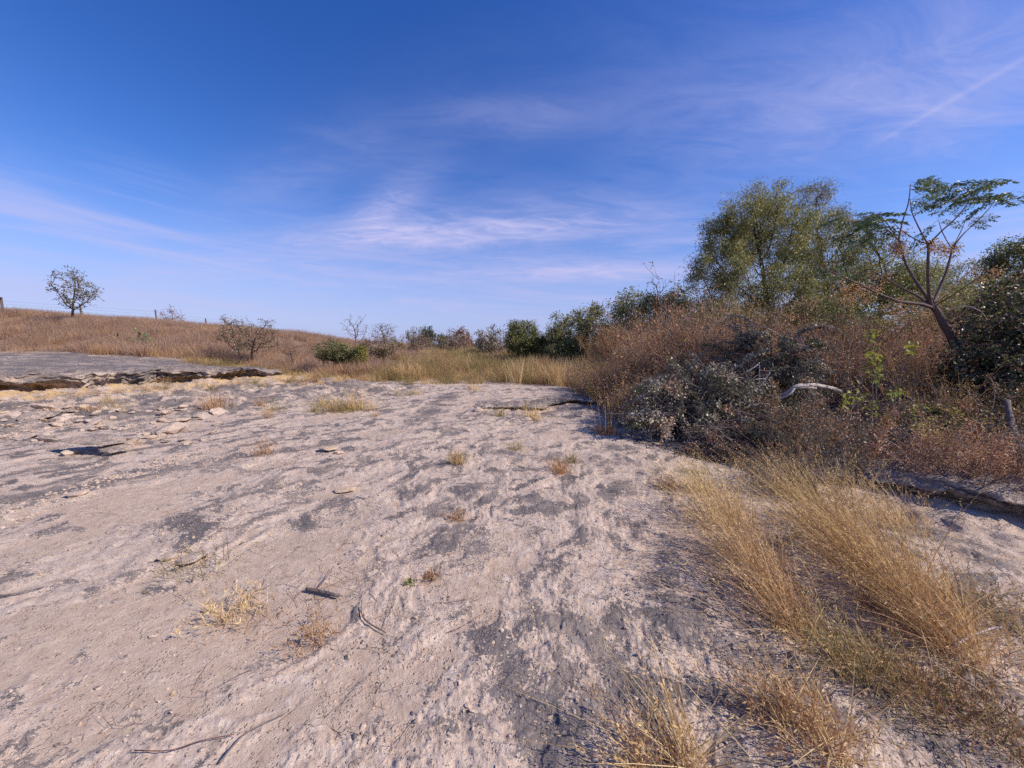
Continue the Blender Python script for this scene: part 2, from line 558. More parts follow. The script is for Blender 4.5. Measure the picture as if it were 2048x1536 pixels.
M = {}
M['ground'] = limestone('limestone_ground')
M['rock'] = limestone('limestone_block', False, .42, .1)
M['pale'] = limestone('pale_limestone', False, .12, .05)
M['tan'] = limestone('tan_limestone', False, .0, .4)
M['darkrock'] = limestone('lichened_limestone', False, .8, .0)
M['hillgrass'] = leafy('dry_hill_grass', ev([(0.207, 0.120, 0.085), (0.365, 0.234, 0.171), (0.462, 0.316, 0.227), (0.559, 0.405, 0.284)]), .25, .8, .1)
M['straw'] = leafy('straw', ev([(0.353, 0.221, 0.095), (0.618, 0.427, 0.191), (0.766, 0.564, 0.271), (0.883, 0.702, 0.395)]), .25, .7, .2)
M['redstraw'] = leafy('rusty_straw', ev([(0.234, 0.124, 0.067), (0.407, 0.234, 0.128), (0.583, 0.374, 0.197), (0.701, 0.484, 0.273)]), .25, .75, .15)
M['olive'] = leafy('olive_grass', ev([(0.143, 0.121, 0.050), (0.253, 0.209, 0.083), (0.396, 0.308, 0.132), (0.495, 0.374, 0.176)]), .25, .7, .2)
M['weed'] = leafy('brown_weeds', ev([(0.200, 0.109, 0.071), (0.401, 0.218, 0.133), (0.581, 0.338, 0.205), (0.742, 0.496, 0.320)]), .2, .8, .1)
M['weedolive'] = leafy('olive_weeds', ev([(0.180, 0.147, 0.060), (0.342, 0.241, 0.090), (0.504, 0.328, 0.135), (0.594, 0.414, 0.195)]), .2, .8, .1)
M['willow'] = leafy('willow_leaf', ev([(0.129, 0.141, 0.055), (0.235, 0.238, 0.086), (0.376, 0.345, 0.126), (0.470, 0.388, 0.142)]), .3, .5, .4)
M['green'] = leafy('green_leaf', ev([(0.081, 0.103, 0.034), (0.161, 0.186, 0.053), (0.276, 0.289, 0.076), (0.437, 0.392, 0.106)]), .3, .5, .4)
M['dark'] = leafy('dark_leaf', ev([(0.046, 0.053, 0.035), (0.085, 0.091, 0.055), (0.139, 0.143, 0.072), (0.213, 0.204, 0.097)]), .15, .45, .5)
M['yellowgreen'] = leafy('yellow_green_leaf', ev([(0.123, 0.150, 0.023), (0.228, 0.255, 0.036), (0.323, 0.317, 0.054), (0.361, 0.317, 0.063)]), .4, .5, .4)
M['silver'] = leafy('silver_vine_leaf', ev([(0.124, 0.123, 0.084), (0.248, 0.234, 0.159), (0.422, 0.380, 0.279), (0.670, 0.580, 0.447)]), .15, .55, .3)
M['brownleaf'] = leafy('dead_leaf', ev([(0.151, 0.086, 0.062), (0.281, 0.163, 0.106), (0.410, 0.250, 0.158), (0.562, 0.384, 0.264)]), .15, .6, .3)
M['greyleaf'] = leafy('grey_leaf', ev([(0.115, 0.097, 0.080), (0.192, 0.158, 0.128), (0.269, 0.220, 0.160), (0.346, 0.273, 0.192)]), .2, .6, .3)
M['chinaleaf'] = leafy('chinaberry_leaf', ev([(0.039, 0.072, 0.033), (0.072, 0.117, 0.046), (0.117, 0.169, 0.065), (0.208, 0.247, 0.091)]), .35, .42, .5)
M['berry'] = leafy('berry', ev([(.62, .33, .08), (.72, .45, .14), (.55, .26, .08), (.78, .54, .22)]), 0, .4, .4)
M['bark'] = barky('dark_bark', (.045, .036, .034), (.12, .095, .085))
M['chinabark'] = barky('chinaberry_bark', (.085, .058, .055), (.19, .14, .13), 25)
M['redtwig'] = barky('reddish_twig', (.13, .06, .045), (.22, .11, .08), 25)
M['twig'] = barky('grey_twig', (.12, .095, .085), (.26, .21, .19), 25)
M['paletwig'] = barky('bleached_wood', (.34, .28, .25), (.60, .52, .48), 18)
M['post'] = barky('rusty_post', (.06, .045, .042), (.13, .09, .075), 20)
M['wood'] = barky('weathered_post', (.11, .08, .065), (.22, .16, .13), 12)
M['wire'] = barky('wire', (.16, .15, .15), (.28, .26, .25), 10)
M['cactus'] = leafy('cactus_pad', ev([(.06, .075, .04), (.09, .105, .05), (.14, .14, .06), (.16, .13, .07)]), 0, .6, .3)
M['darkwood'] = barky('dark_dead_wood', (.09, .07, .065), (.24, .19, .17), 30)

# ------------------------------------------------------------------ ground sheet (denser near the viewer's feet)
def build_ground():
    fine = np.linspace(-64, 64, 760)
    coarse = np.concatenate([np.linspace(64, 296, 60)[1:-1]])
    ang = np.radians(np.concatenate([fine, coarse]))
    r = np.concatenate([[.02, .2, .4], np.exp(np.linspace(math.log(.6), math.log(24), 470)),
                        np.exp(np.linspace(math.log(24.6), math.log(130), 70)), [180, 260, 400, 700, 1300, 2500, 4500]])
    A, R = np.meshgrid(ang, r, indexing='xy')
    X = (np.sin(A) * R).ravel(); Y = (np.cos(A) * R).ravel()
    z, sand, li, soil, och = terrain(X, Y, True)
    far = sstep(150, 400, np.hypot(X, Y))
    z = z * (1 - far) + far * .4
    # keep the sheet below the swept ledge
    na, nr = len(ang), len(r)
    i = np.arange(nr - 1)[:, None] * na; j = np.arange(na)[None, :]; j2 = (j + 1) % na
    quads = np.stack([(i + j), (i + j2), (i + na + j2), (i + na + j)], -1).reshape(-1, 4)[:, ::-1]
    me = mesh_from('ground', np.stack([X, Y, z], 1), quads, M['ground'], True)
    for n_, d_ in (('sand', sand), ('lichen', li), ('soil', soil), ('ochre', och)):
        fattr(me, n_, d_)
    o = link('ground', me)
    tag(o, 'pale limestone stream bed with grey lichen and tan sand', None, None, 'structure')


build_ground()

# ------------------------------------------------------------------ limestone ledge with hollows (swept section)
def build_ledge(name, label, pts, cave, thick, back, nseg, floor_fn, seed, ochre_amt=1.0, amp=1.0):
    pts = np.array(pts, float)
    seg = np.linalg.norm(np.diff(pts[:, :2], axis=0), axis=1)
    s = np.concatenate([[0], np.cumsum(seg)])
    ss = np.linspace(0, s[-1], nseg)
    cx = np.interp(ss, s, pts[:, 0]); cy = np.interp(ss, s, pts[:, 1]); zt = np.interp(ss, s, pts[:, 2])
    k = np.ones(9) / 9
    cx = np.convolve(np.pad(cx, 4, 'edge'), k, 'valid'); cy = np.convolve(np.pad(cy, 4, 'edge'), k, 'valid')
    tx_ = np.gradient(cx); ty_ = np.gradient(cy); L = np.hypot(tx_, ty_); nx, ny = ty_ / L, -tx_ / L
    for _ in range(30):
        nx = np.convolve(np.pad(nx, 1, 'edge'), [.25, .5, .25], 'valid'); ny = np.convolve(np.pad(ny, 1, 'edge'), [.25, .5, .25], 'valid')
    cpos = np.array([c[0] for c in cave]); cdep = np.interp(ss / s[-1], cpos, [c[1] for c in cave])
    cgap = np.interp(ss / s[-1], cpos, [c[2] for c in cave])
    wob = perlin(ss * .9, ss * 0 + seed, seed) * .4 + perlin(ss * 3.1, ss * 0 + seed, seed + 1) * .25 + perlin(ss * 8, ss * 0, seed + 2) * .12
    endf = np.minimum(sstep(0, .05, ss / s[-1]) + .001, sstep(1, .93, ss / s[-1]) + .001)
    rows = []; och = []; lich = []
    for i in range(nseg):
        z0 = zt[i]; th = thick * (.8 + .5 * perlin(np.array([ss[i] * .8]), np.array([seed + 3.3]), seed + 4)[0])
        zf = floor_fn(cx[i], cy[i])
        zc = max(zf + cgap[i] + .02, zf + .02); zc = min(zc, z0 - .06)
        th = min(th, z0 - zc) if cgap[i] > .1 else max(z0 - zc, .05)
        cd = cdep[i]
        prof = [(-back, -1), (-back * .93, -2), (-back * .7, -3), (-back * .4, z0 + .045), (-.35, z0 + .03), (-.1, z0 + .005), (.03, z0 - .05),
                (.05, z0 - th * .4), (.0, z0 - th * .75), (-.06, z0 - th), (-.05 - cd * .3, zc), (-.05 - cd * .75, zc - .03), (-.06 - cd, zc - .10),
                (-.04 - cd, (zc * .4 + zf * .6)), (.02 - cd * .7, zf + .03), (.12 - cd * .2, zf + .01), (.42, zf - .03), (.8, zf - .14), (1.1, zf - .4)]
        row = []
        for (o_, z_) in prof:
            oo = o_ + (wob[i] if o_ > -back * .5 else 0)
            x_ = cx[i] + nx[i] * oo; y_ = cy[i] + ny[i] * oo
            row.append((x_, y_, z_))
        rows.append(row)
    P = np.array(rows)                                       # nseg, nprof, 3
    npf = P.shape[1]
    g = terrain(P[:, :3, 0].ravel(), P[:, :3, 1].ravel()).reshape(nseg, 3)
    P[:, 0, 2] = g[:, 0] - .10; P[:, 1, 2] = g[:, 1] + .0; P[:, 2, 2] = np.maximum(g[:, 2] + .03, (g[:, 2] + P[:, 3, 2]) / 2)
    # resample each section
    t0 = np.arange(npf); t1 = np.linspace(0, npf - 1, 76)
    Q = np.stack([np.stack([np.interp(t1, t0, P[i, :, c]) for c in range(3)], 1) for i in range(nseg)])
    sx = ss[:, None] + 0 * t1[None]; tt = t1[None] + 0 * sx
    hh = Q[..., 2]
    d1 = fbm(sx * 1.6, hh * 7 + tt * .12, 4, seed + 7) * .20 * amp
    d2 = fbm(sx * 6, hh * 22 + tt * .5, 3, seed + 9) * .08 * amp + np.sign(perlin(hh * 16 + perlin(sx * .8, hh, seed + 3), sx * .35, seed + 21)) * .06 * amp
    facew = sstep(4.5, 6.2, tt) * sstep(18, 15.5, tt)
    Q[..., 0] += nx[:, None] * (d1 + d2) * facew; Q[..., 1] += ny[:, None] * (d1 + d2) * facew
    topn = fbm(Q[..., 0] * 1.1, Q[..., 1] * 1.1, 4, seed + 11)
    tstep = np.floor(topn * 7) / 7
    Q[..., 2] += (.17 * tstep + .05 * fbm(Q[..., 0] * 6, Q[..., 1] * 6, 3, seed + 12)) * sstep(1.5, 3, tt) * amp
    i = np.arange(nseg - 1)[:, None] * 76; j = np.arange(75)[None]
    quads = np.stack([i + j, i + j + 1, i + 76 + j + 1, i + 76 + j], -1).reshape(-1, 4)
    me = mesh_from(name, Q.reshape(-1, 3), quads, M['ground'], True)
    oc = (sstep(9, 12, tt) * ochre_amt).ravel()
    fattr(me, 'ochre', oc); fattr(me, 'lichen', (sstep(11, 8.5, tt) * (.50 + .8 * topn) + .12).clip(0, 1).ravel())
    fattr(me, 'sand', np.zeros(oc.size)); fattr(me, 'soil', np.zeros(oc.size))
    return tag(link(name, me), label, 'rock ledge')


build_ledge('rock_ledge', 'long grey overhanging limestone ledge with shaded hollows below the brown hillside',
            [(-24, 6.6, .86), (-16, 8.0, .84), (-13.0, 8.9, .82), (-12.3, 10.1, .81), (-12.1, 11.1, .82), (-11.0, 11.7, .80), (-10.4, 12.4, .78),
             (-9.6, 13.3, .73), (-8.9, 14.3, .62)],
            [(0, .6, .26), (.55, .6, .28), (.66, .55, .28), (.70, .25, .14), (.73, .10, .03), (.78, .08, .02), (.81, .4, .18), (.86, .6, .28), (.93, .5, .25), (1, .2, .08)],
            .27, 3.6, 340, lambda x, y: .31 + .06 * perlin(np.array([x * .8]), np.array([y * .8]), 4)[0], 100)

build_ledge('rock_ledge', 'small cracked limestone ledge across the far end of the bare rock bed',
            [(-1.0, 9.3, .07), (-.55, 9.15, .10), (0.1, 9.0, .13), (.6, 8.9, .13), (1.0, 9.35, .15), (1.5, 9.55, .16), (1.9, 9.8, .15), (2.4, 9.9, .10)],
            [(0, .05, .01), (.3, .12, .04), (.5, .15, .05), (.6, .1, .02), (.7, .3, .08), (.88, .3, .08), (1, .1, .02)],
            .05, 1.0, 130, lambda x, y: .015, 140, .1, .35)
build_ledge('rock_ledge', 'low shaded limestone bank under the brush beside the tall grass',
            [(3.3, 3.95, .12), (3.9, 3.65, .22), (4.6, 3.3, .30), (5.4, 2.9, .33), (6.4, 2.5, .32), (7.4, 2.2, .3)],
            [(0, .05, .02), (.2, .1, .03), (.4, .35, .10), (.7, .35, .12), (1, .2, .05)],
            .10, 1.2, 130, lambda x, y: .03, 160, .15, .6)

# ------------------------------------------------------------------ plant building blocks
def tubes(A, B, ra, rb, k=5):
    """frusta between point arrays A and B -> verts, quads"""
    A = np.asarray(A, float); B = np.asarray(B, float); n = len(A)
    d = B - A; L = np.linalg.norm(d, axis=1, keepdims=True) + 1e-9; d = d / L
    ref = np.where(np.abs(d[:, 2:3]) < .9, np.array([[0, 0, 1.0]]), np.array([[1.0, 0, 0]]))
    u = np.cross(d, ref); u /= np.linalg.norm(u, axis=1, keepdims=True) + 1e-9
    v = np.cross(d, u)
    th = np.arange(k) * 2 * math.pi / k
    ring = u[:, None] * np.cos(th)[None, :, None] + v[:, None] * np.sin(th)[None, :, None]
    VA = A[:, None] + ring * np.asarray(ra)[:, None, None]; VB = B[:, None] + ring * np.asarray(rb)[:, None, None]
    V = np.concatenate([VA, VB], 1).reshape(-1, 3)
    b = (np.arange(n) * 2 * k)[:, None]; j = np.arange(k)[None]; j2 = (j + 1) % k
    Q = np.stack([b + j, b + j2, b + k + j2, b + k + j], -1).reshape(-1, 4)
    return V, Q


def poly_tube(pts, radii, k=8, sub=4, seed=0, wob=0.0):
    """smooth tube along a polyline (Catmull-Rom)"""
    P = np.array(pts, float); n = len(P)
    Pe = np.vstack([2 * P[0] - P[1], P, 2 * P[-1] - P[-2]])
    out = []; rr = []
    for i in range(n - 1):
        for t in np.arange(sub) / sub:
            p0, p1, p2, p3 = Pe[i:i + 4]
            out.append(.5 * ((2 * p1) + (-p0 + p2) * t + (2 * p0 - 5 * p1 + 4 * p2 - p3) * t * t + (-p0 + 3 * p1 - 3 * p2 + p3) * t ** 3))
            rr.append(radii[i] * (1 - t) + radii[i + 1] * t)
    out.append(P[-1]); rr.append(radii[-1])
    C = np.array(out); rr = np.array(rr); rng = np.random.default_rng(seed)
    C = C + rng.normal(0, 1, C.shape) * (wob * rr)[:, None]
    m = len(C); T = np.gradient(C, axis=0); T /= np.linalg.norm(T, axis=1, keepdims=True) + 1e-9
    u = np.cross(T[0], [0, 0, 1.0]) if abs(T[0][2]) < .9 else np.cross(T[0], [1.0, 0, 0])
    V = []
    for i in range(m):
        u = u - T[i] * (u @ T[i]); u /= np.linalg.norm(u) + 1e-9
        v = np.cross(T[i], u); th = np.arange(k) * 2 * math.pi / k
        r_ = rr[i] * (1 + rng.normal(0, .06, k))
        V.append(C[i] + (u[None] * np.cos(th)[:, None] + v[None] * np.sin(th)[:, None]) * r_[:, None])
    V = np.concatenate(V)
    b = (np.arange(m - 1) * k)[:, None]; j = np.arange(k)[None]; j2 = (j + 1) % k
    Q = np.stack([b + j, b + j2, b + k + j2, b + k + j], -1).reshape(-1, 4)
    caps = [np.array([[0, *reversed(range(1, k))]]), np.array([[(m - 1) * k + q for q in range(k)]])]
    return V, [Q] + caps


def leaves(C, length, width, rng, droop=0.0, dirs=None, fold=.25):
    """rhombic leaves; C (N,3) bases"""
    n = len(C)
    d = rng.normal(0, 1, (n, 3)) if dirs is None else dirs + rng.normal(0, .5, (n, 3))
    d[:, 2] -= droop
    d /= np.linalg.norm(d, axis=1, keepdims=True) + 1e-9
    s = rng.normal(0, 1, (n, 3)); s = np.cross(d, s); s /= np.linalg.norm(s, axis=1, keepdims=True) + 1e-9
    nn = np.cross(d, s)
    L = (length * rng.uniform(.6, 1.25, n))[:, None]; W = (width * rng.uniform(.7, 1.2, n))[:, None]
    mid = C + d * L * .45
    V = np.stack([C, mid + s * W * .5 + nn * W * fold, C + d * L, mid - s * W * .5 + nn * W * fold], 1).reshape(-1, 3)
    b = (np.arange(n) * 4)[:, None]
    return V, (b + np.arange(4)[None])


def colonize(att, trunk, D, dk, rng, maxit=160, trop=0.0):
    """space colonisation: grows twigs from trunk nodes towards attractors"""
    nodes = [np.array(p, float) for p in trunk]; par = list(range(-1, len(trunk) - 1))
    att = att.copy()
    N = np.array(nodes)
    dist = np.linalg.norm(att[:, None] - N[None], axis=2); near = dist.argmin(1); dm = dist.min(1)
    for it in range(maxit):
        if len(att) == 0:
            break
        acc = {}
        V = att - np.array(nodes)[near]; V /= np.linalg.norm(V, axis=1, keepdims=True) + 1e-9
        uq, inv = np.unique(near, return_inverse=True)
        S = np.zeros((len(uq), 3)); np.add.at(S, inv, V)
        S += rng.normal(0, .25, S.shape); S[:, 2] += trop
        S /= np.linalg.norm(S, axis=1, keepdims=True) + 1e-9
        base = np.array(nodes)[uq]
        new = base + S * D
        i0 = len(nodes)
        nodes.extend(list(new)); par.extend(list(uq))
        dn = np.linalg.norm(att[:, None] - new[None], axis=2)
        b = dn.argmin(1); bd = dn.min(1); better = bd < dm
        near = np.where(better, i0 + b, near); dm = np.where(better, bd, dm)
        keep = dm > dk
        att, near, dm = att[keep], near[keep], dm[keep]
    return np.array(nodes), np.array(par)


def pipe_radii(par, tip, expo=2.3, trunk_r=None):
    n = len(par); acc = np.zeros(n)
    r = np.zeros(n)
    for i in range(n - 1, -1, -1):
        r[i] = max(tip, acc[i] ** (1 / expo)) if acc[i] > 0 else tip
        if par[i] >= 0:
            acc[par[i]] += r[i] ** expo
    if trunk_r is not None and r[0] > 0:
        f = trunk_r / r[0]
        r = tip * .8 + (r - tip) * max(f, .05) if f < 1 else r * (1 + (f - 1) * (r / r[0]))
    return r


def blob_points(lobes, n, rng, shell=0.0):
    """points inside ellipsoids (c, r); shell>0 pushes them outwards"""
    vol = np.array([np.prod(l[1]) ** .8 for l in lobes]); cnt = rng.multinomial(n, vol / vol.sum())
    out = []
    for (c, r), m in zip(lobes, cnt):
        d = rng.normal(0, 1, (m, 3)); d /= np.linalg.norm(d, axis=1, keepdims=True)
        rad = rng.uniform(0, 1, m) ** (1 / 3)
        if shell:
            rad = 1 - (1 - rad) * (1 - shell)
        q = d * rad[:, None] * (1 + .55 * fbm(d[:, 0] * 2.5 + c[0], d[:, 1] * 2.5 + d[:, 2] * 2.5, 4, int(abs(c[0] * 7) + 3))[:, None]) * (1 + rng.exponential(.06, m))[:, None]
        out.append(np.array(c)[None] + q * np.array(r)[None])
    return np.concatenate(out)


def lobe(px, py, rx, ry, d, rd=None):
    """crown lobe from its photo ellipse at depth d"""
    c = at(px, py, d); k = d / F
    return (c, (rx * k, (rd if rd else rx * k), ry * k))


def tree(name, label, cat, base, lobes, n_att=420, D=.28, dk=.34, nleaf=14000, leaf=(.08, .02), lmat='willow', bmat='bark',
         trunk_r=.14, tip=.006, seed=1, droop=.4, spread=.22, fork=None, lean=None, group=None, leafstart=.75, trop=.0, k=5, clump=None, fill=.35):
    rng = np.random.default_rng(seed)
    base = np.array(base, float)
    lc = np.average([l[0] for l in lobes], axis=0, weights=[np.prod(l[1]) for l in lobes])
    zmin = min(l[0][2] - l[1][2] for l in lobes)
    fk = fork if fork is not None else max(zmin + .15 * (lc[2] - zmin), base[2] + .25)
    nst = max(int((fk - base[2]) / D), 2)
    tp = lean if lean is not None else (lc[:2] - base[:2]) * .35
    trunk = [base + np.array([tp[0] * (q / nst) ** 1.4 + rng.normal(0, .02), tp[1] * (q / nst) ** 1.4 + rng.normal(0, .02), (fk - base[2]) * q / nst]) for q in range(nst + 1)]
    trunk[0] = base - np.array([0, 0, .08])
    att = blob_points(lobes, n_att, rng, .15)
    att = att[att[:, 2] > base[2] + .05]
    nodes, par = colonize(att, trunk, D, dk, rng, trop=trop)
    r = pipe_radii(par, tip, 2.3, trunk_r)
    root = empty(name, base, label, cat, group)
    ch = np.arange(1, len(par))
    V, Q = tubes(nodes[par[ch]], nodes[ch], r[par[ch]], r[ch], k)
    V = V - base
    thick = r[par[ch]] > max(trunk_r * .33, tip * 2.2)
    q = Q.reshape(len(ch), k, 4)
    for nm, msk in (('trunk', thick), ('branches', ~thick)):
        if msk.any():
            kk = q[msk].reshape(-1, 4); used = np.unique(kk); remap = np.zeros(len(V), int); remap[used] = np.arange(len(used))
            tag(link(nm if nm == 'trunk' else 'branch_network', mesh_from(nm, V[used], remap[kk], M[bmat], True), root), kind=None if nm == 'trunk' else 'stuff')
    if nleaf:
        nleaf = int(nleaf * 1.45); leaf = (leaf[0] * 1.3, leaf[1] * 1.5)
        cand = np.where(r < tip * 3.0)[0]
        cand = cand[cand > len(trunk)]
        # clumpy weighting so the crown has gaps and dense tufts
        wgt = np.clip(.35 + 1.8 * fbm(nodes[cand, 0] * .8 + seed, nodes[cand, 2] * .8 + nodes[cand, 1] * .5, 3, seed), .04, 2)
        if clump is not None:
            wgt = wgt ** clump
        pick = rng.choice(cand, nleaf, p=wgt / wgt.sum())
        C = nodes[pick] + rng.normal(0, spread, (nleaf, 3)) * np.array([1, 1, .8])
        if fill:
            m_ = int(nleaf * fill)
            E = blob_points(lobes, m_ * 3, rng, .1)
            kp = rng.uniform(0, 1, len(E)) < np.clip(.33 + 1.3 * fbm(E[:, 0] * 1.5 + seed, E[:, 2] * 1.5 + E[:, 1], 3, seed + 5), 0.0, 1)
            E = E[kp][:m_]; E = E[E[:, 2] > base[2] + .03]
            C[:len(E)] = E
        lm = lmat if isinstance(lmat, (list, tuple)) else [lmat]
        LV, LF = leaves(C - base, leaf[0], leaf[1], rng, droop)
        mi = rng.integers(0, len(lm), nleaf)
        tag(link('crown', mesh_from('crown', LV, LF, [M[x] for x in lm], False, mi), root), kind='stuff')
    return root


def blades(n, rng, spread, hmin, hmax, lean, width, curve=.35, segs=3, fan=.35, head=0.0):
    """grass blades as tapering strips"""
    bx = rng.normal(0, spread, n); by = rng.normal(0, spread, n)
    h = rng.uniform(hmin, hmax, n)
    az = rng.uniform(0, 2 * math.pi, n); tl = np.abs(rng.normal(0, fan, n))
    dx = np.cos(az) * tl + lean[0] + bx * .8; dy = np.sin(az) * tl + lean[1] + by * .8
    cu = curve * rng.uniform(.2, 1.4, n)
    bent = rng.uniform(0, 1, n) < .12
    cu = np.where(bent, rng.uniform(1.2, 2.4, n), cu); h = np.where(bent, h * .75, h)
    wa = rng.uniform(0, math.pi, n); wx, wy = np.cos(wa), np.sin(wa)
    wd = width * np.exp(rng.normal(-.1, .33, n))
    rows = []
    prof = np.array([1.0, .85, .6, .12]) if segs == 3 else np.array([1.0, .7, .1]) if segs == 2 else np.array([1, .9, .75, .5, .1])
    for s_ in range(segs + 1):
        t = s_ / segs
        lat = t + cu * t * t * 1.2
        hx = bx + dx * h * lat; hy = by + dy * h * lat
        nrm = 1 / np.sqrt(1 + (dx * (1 + cu)) ** 2 + (dy * (1 + cu)) ** 2) * .3 + .7 / np.sqrt(1 + dx ** 2 + dy ** 2)
        hz = h * nrm * (t - cu * .30 * t * t)
        ww = wd * prof[s_] * .5
        rows.append(np.stack([np.stack([hx - wx * ww, hy - wy * ww, hz], 1), np.stack([hx + wx * ww, hy + wy * ww, hz], 1)], 1))
    V = np.stack(rows, 1)                                     # n, segs+1, 2, 3
    b = (np.arange(n) * (segs + 1) * 2)[:, None]; j = (np.arange(segs) * 2)[None]
    Q = np.stack([b + j, b + j + 1, b + j + 3, b + j + 2], -1).reshape(-1, 4)
    V2 = V.reshape(-1, 3)
    if head > 0:
        m = int(n * head)
        idx = rng.choice(n, m, replace=False)
        top = V[idx, -1].mean(1); pre = V[idx, -2].mean(1); d = top - pre
        cs = []; ds = []
        for q in range(7):
            cs.append(pre + d * (.25 + .12 * q) + rng.normal(0, .004, d.shape)); ds.append(d / (np.linalg.norm(d, axis=1, keepdims=True) + 1e-9))
        LV, LF = leaves(np.concatenate(cs), .028, .006, rng, 0, np.concatenate(ds))
        Q = np.concatenate([Q, LF + len(V2)]); V2 = np.concatenate([V2, LV])
    return V2, Q


# instanced stuff -------------------------------------------------------------
LIB = {}


def lib(name, meshes):
    c = bpy.data.collections.new(name)
    for i, me in enumerate(meshes):
        o = bpy.data.objects.new('%s_piece_%02d' % (name, i), me)
        c.objects.link(o)
    LIB[name] = (c, len(meshes))


def scatter(name, label, cat, libname, P, rot, scl, seed=0):
    rng = np.random.default_rng(seed)
    c, n = LIB[libname]
    me = bpy.data.meshes.new(name)
    me.vertices.add(len(P)); me.vertices.foreach_set('co', np.asarray(P, np.float32).ravel())
    fattr(me, 'rot', rot, 'FLOAT_VECTOR')
    s3 = np.asarray(scl, float); s3 = np.repeat(s3[:, None], 3, 1) if s3.ndim == 1 else s3
    fattr(me, 'scl', s3, 'FLOAT_VECTOR')
    pn = np.clip(.5 + 1.1 * fbm(P[:, 0] * .28 + seed, P[:, 1] * .28, 3, 900 + seed), 0, .999)
    pick = np.where(rng.uniform(0, 1, len(P)) < .55, pn, rng.uniform(0, .999, len(P)))
    fattr(me, 'idx', (pick * n).astype(int), 'INT')
    o = link(name, me)
    g = bpy.data.node_groups.new(name, 'GeometryNodeTree')
    g.interface.new_socket('Geometry', in_out='INPUT', socket_type='NodeSocketGeometry')
    g.interface.new_socket('Geometry', in_out='OUTPUT', socket_type='NodeSocketGeometry')
    gi = g.nodes.new('NodeGroupInput'); go = g.nodes.new('NodeGroupOutput')
    ci = g.nodes.new('GeometryNodeCollectionInfo')
    ci.inputs['Collection'].default_value = c
    ci.inputs['Separate Children'].default_value = True; ci.inputs['Reset Children'].default_value = True
    ip = g.nodes.new('GeometryNodeInstanceOnPoints')
    ip.inputs['Pick Instance'].default_value = True
    def na_(nm, dt):
        q = g.nodes.new('GeometryNodeInputNamedAttribute'); q.data_type = dt; q.inputs['Name'].default_value = nm
        return next(s for s in q.outputs if s.enabled)
    L = g.links.new
    L(gi.outputs[0], ip.inputs['Points']); L(ci.outputs[0], ip.inputs['Instance'])
    L(na_('idx', 'INT'), ip.inputs['Instance Index']); L(na_('rot', 'FLOAT_VECTOR'), ip.inputs['Rotation']); L(na_('scl', 'FLOAT_VECTOR'), ip.inputs['Scale'])
    L(ip.outputs[0], go.inputs[0])
    md = o.modifiers.new('scatter', 'NODES'); md.node_group = g
    return tag(o, label, cat, None, 'stuff')


def zrot(n, rng, tilt=.08):
    return np.stack([rng.normal(0, tilt, n), rng.normal(0, tilt, n), rng.uniform(0, 6.283, n)], 1)


def on_ground(xy):
    return np.column_stack([xy, terrain(xy[:, 0], xy[:, 1])])


# ---- libraries
def lib_grass(name, nvar, mats, n, spread, h, lean, width, segs=2, fan=.35, head=.3, curve=.4, seed=0):
    out = []
    for i in range(nvar):
        rng = np.random.default_rng(seed + i)
        V, Q = blades(n, rng, spread, h[0], h[1], lean, width, curve, segs, fan, head)
        out.append(mesh_from(name, V, Q, M[mats[i % len(mats)]]))
    lib(name, out)


lib_grass('hill_tuft', 8, ['hillgrass', 'hillgrass', 'redstraw', 'hillgrass'], 70, .16, (.20, .62), (-.12, 0), .011, 2, .4, .5, .45, 10)
lib_grass('meadow_tuft', 8, ['straw', 'olive', 'redstraw', 'olive'], 70, .15, (.18, .60), (-.10, .02), .010, 2, .4, .45, .45, 30)
lib_grass('reed_tuft', 4, ['redstraw', 'straw'], 60, .14, (.5, 1.25), (-.08, .02), .011, 3, .18, .7, .25, 50)
lib_grass('short_tuft', 6, ['straw', 'redstraw', 'olive'], 60, .05, (.05, .22), (-.05, 0), .005, 2, .6, .3, .6, 70)


def weed_mesh(seed, h, mats, nst=9, nb=9, leafn=230, lw=(.035, .014), bare=False):
    rng = np.random.default_rng(seed)
    A, B, ra, rb, tips = [], [], [], [], []
    for s_ in range(nst):
        p = np.array([rng.normal(0, .12), rng.normal(0, .12), -.05]); d = np.array([rng.normal(-.12, .28), rng.normal(0, .28), 1.0]); d /= np.linalg.norm(d)
        H = h * rng.uniform(.6, 1.05); n = 7; r0 = .006
        for q in range(n):
            e = p + d * H / n; A.append(p); B.append(e); ra.append(r0 * (1 - q / n * .7)); rb.append(r0 * (1 - (q + 1) / n * .7))
            if q >= 1:
                for z_ in range(2):
                    bd = d * .8 + rng.normal(0, .55, 3); bd /= np.linalg.norm(bd); L = H * rng.uniform(.10, .30) * (1.1 - .5 * q / n)
                    m_ = e + bd * L * .6; t_ = m_ + (bd + np.array([0, 0, .35]) + rng.normal(0, .2, 3)) * L * .45
                    A += [e, m_]; B += [m_, t_]; ra += [.003, .0022]; rb += [.0022, .001]; tips += [m_, t_, (m_ + t_) / 2]
            p = e; d = d + rng.normal(0, .10, 3); d /= np.linalg.norm(d)
        tips.append(p)
    V, Q = tubes(A, B, ra, rb, 3)
    T = np.array(tips); C = T[rng.integers(0, len(T), leafn)] + rng.normal(0, .035, (leafn, 3))
    LV, LF = leaves(C, lw[0], lw[1], rng, .2)
    mi = np.concatenate([np.zeros(len(Q)), np.ones(len(LF))])
    return mesh_from('weed', np.concatenate([V, LV]), [Q, LF + len(V)], [M[mats[0]], M[mats[1]]], False, mi)


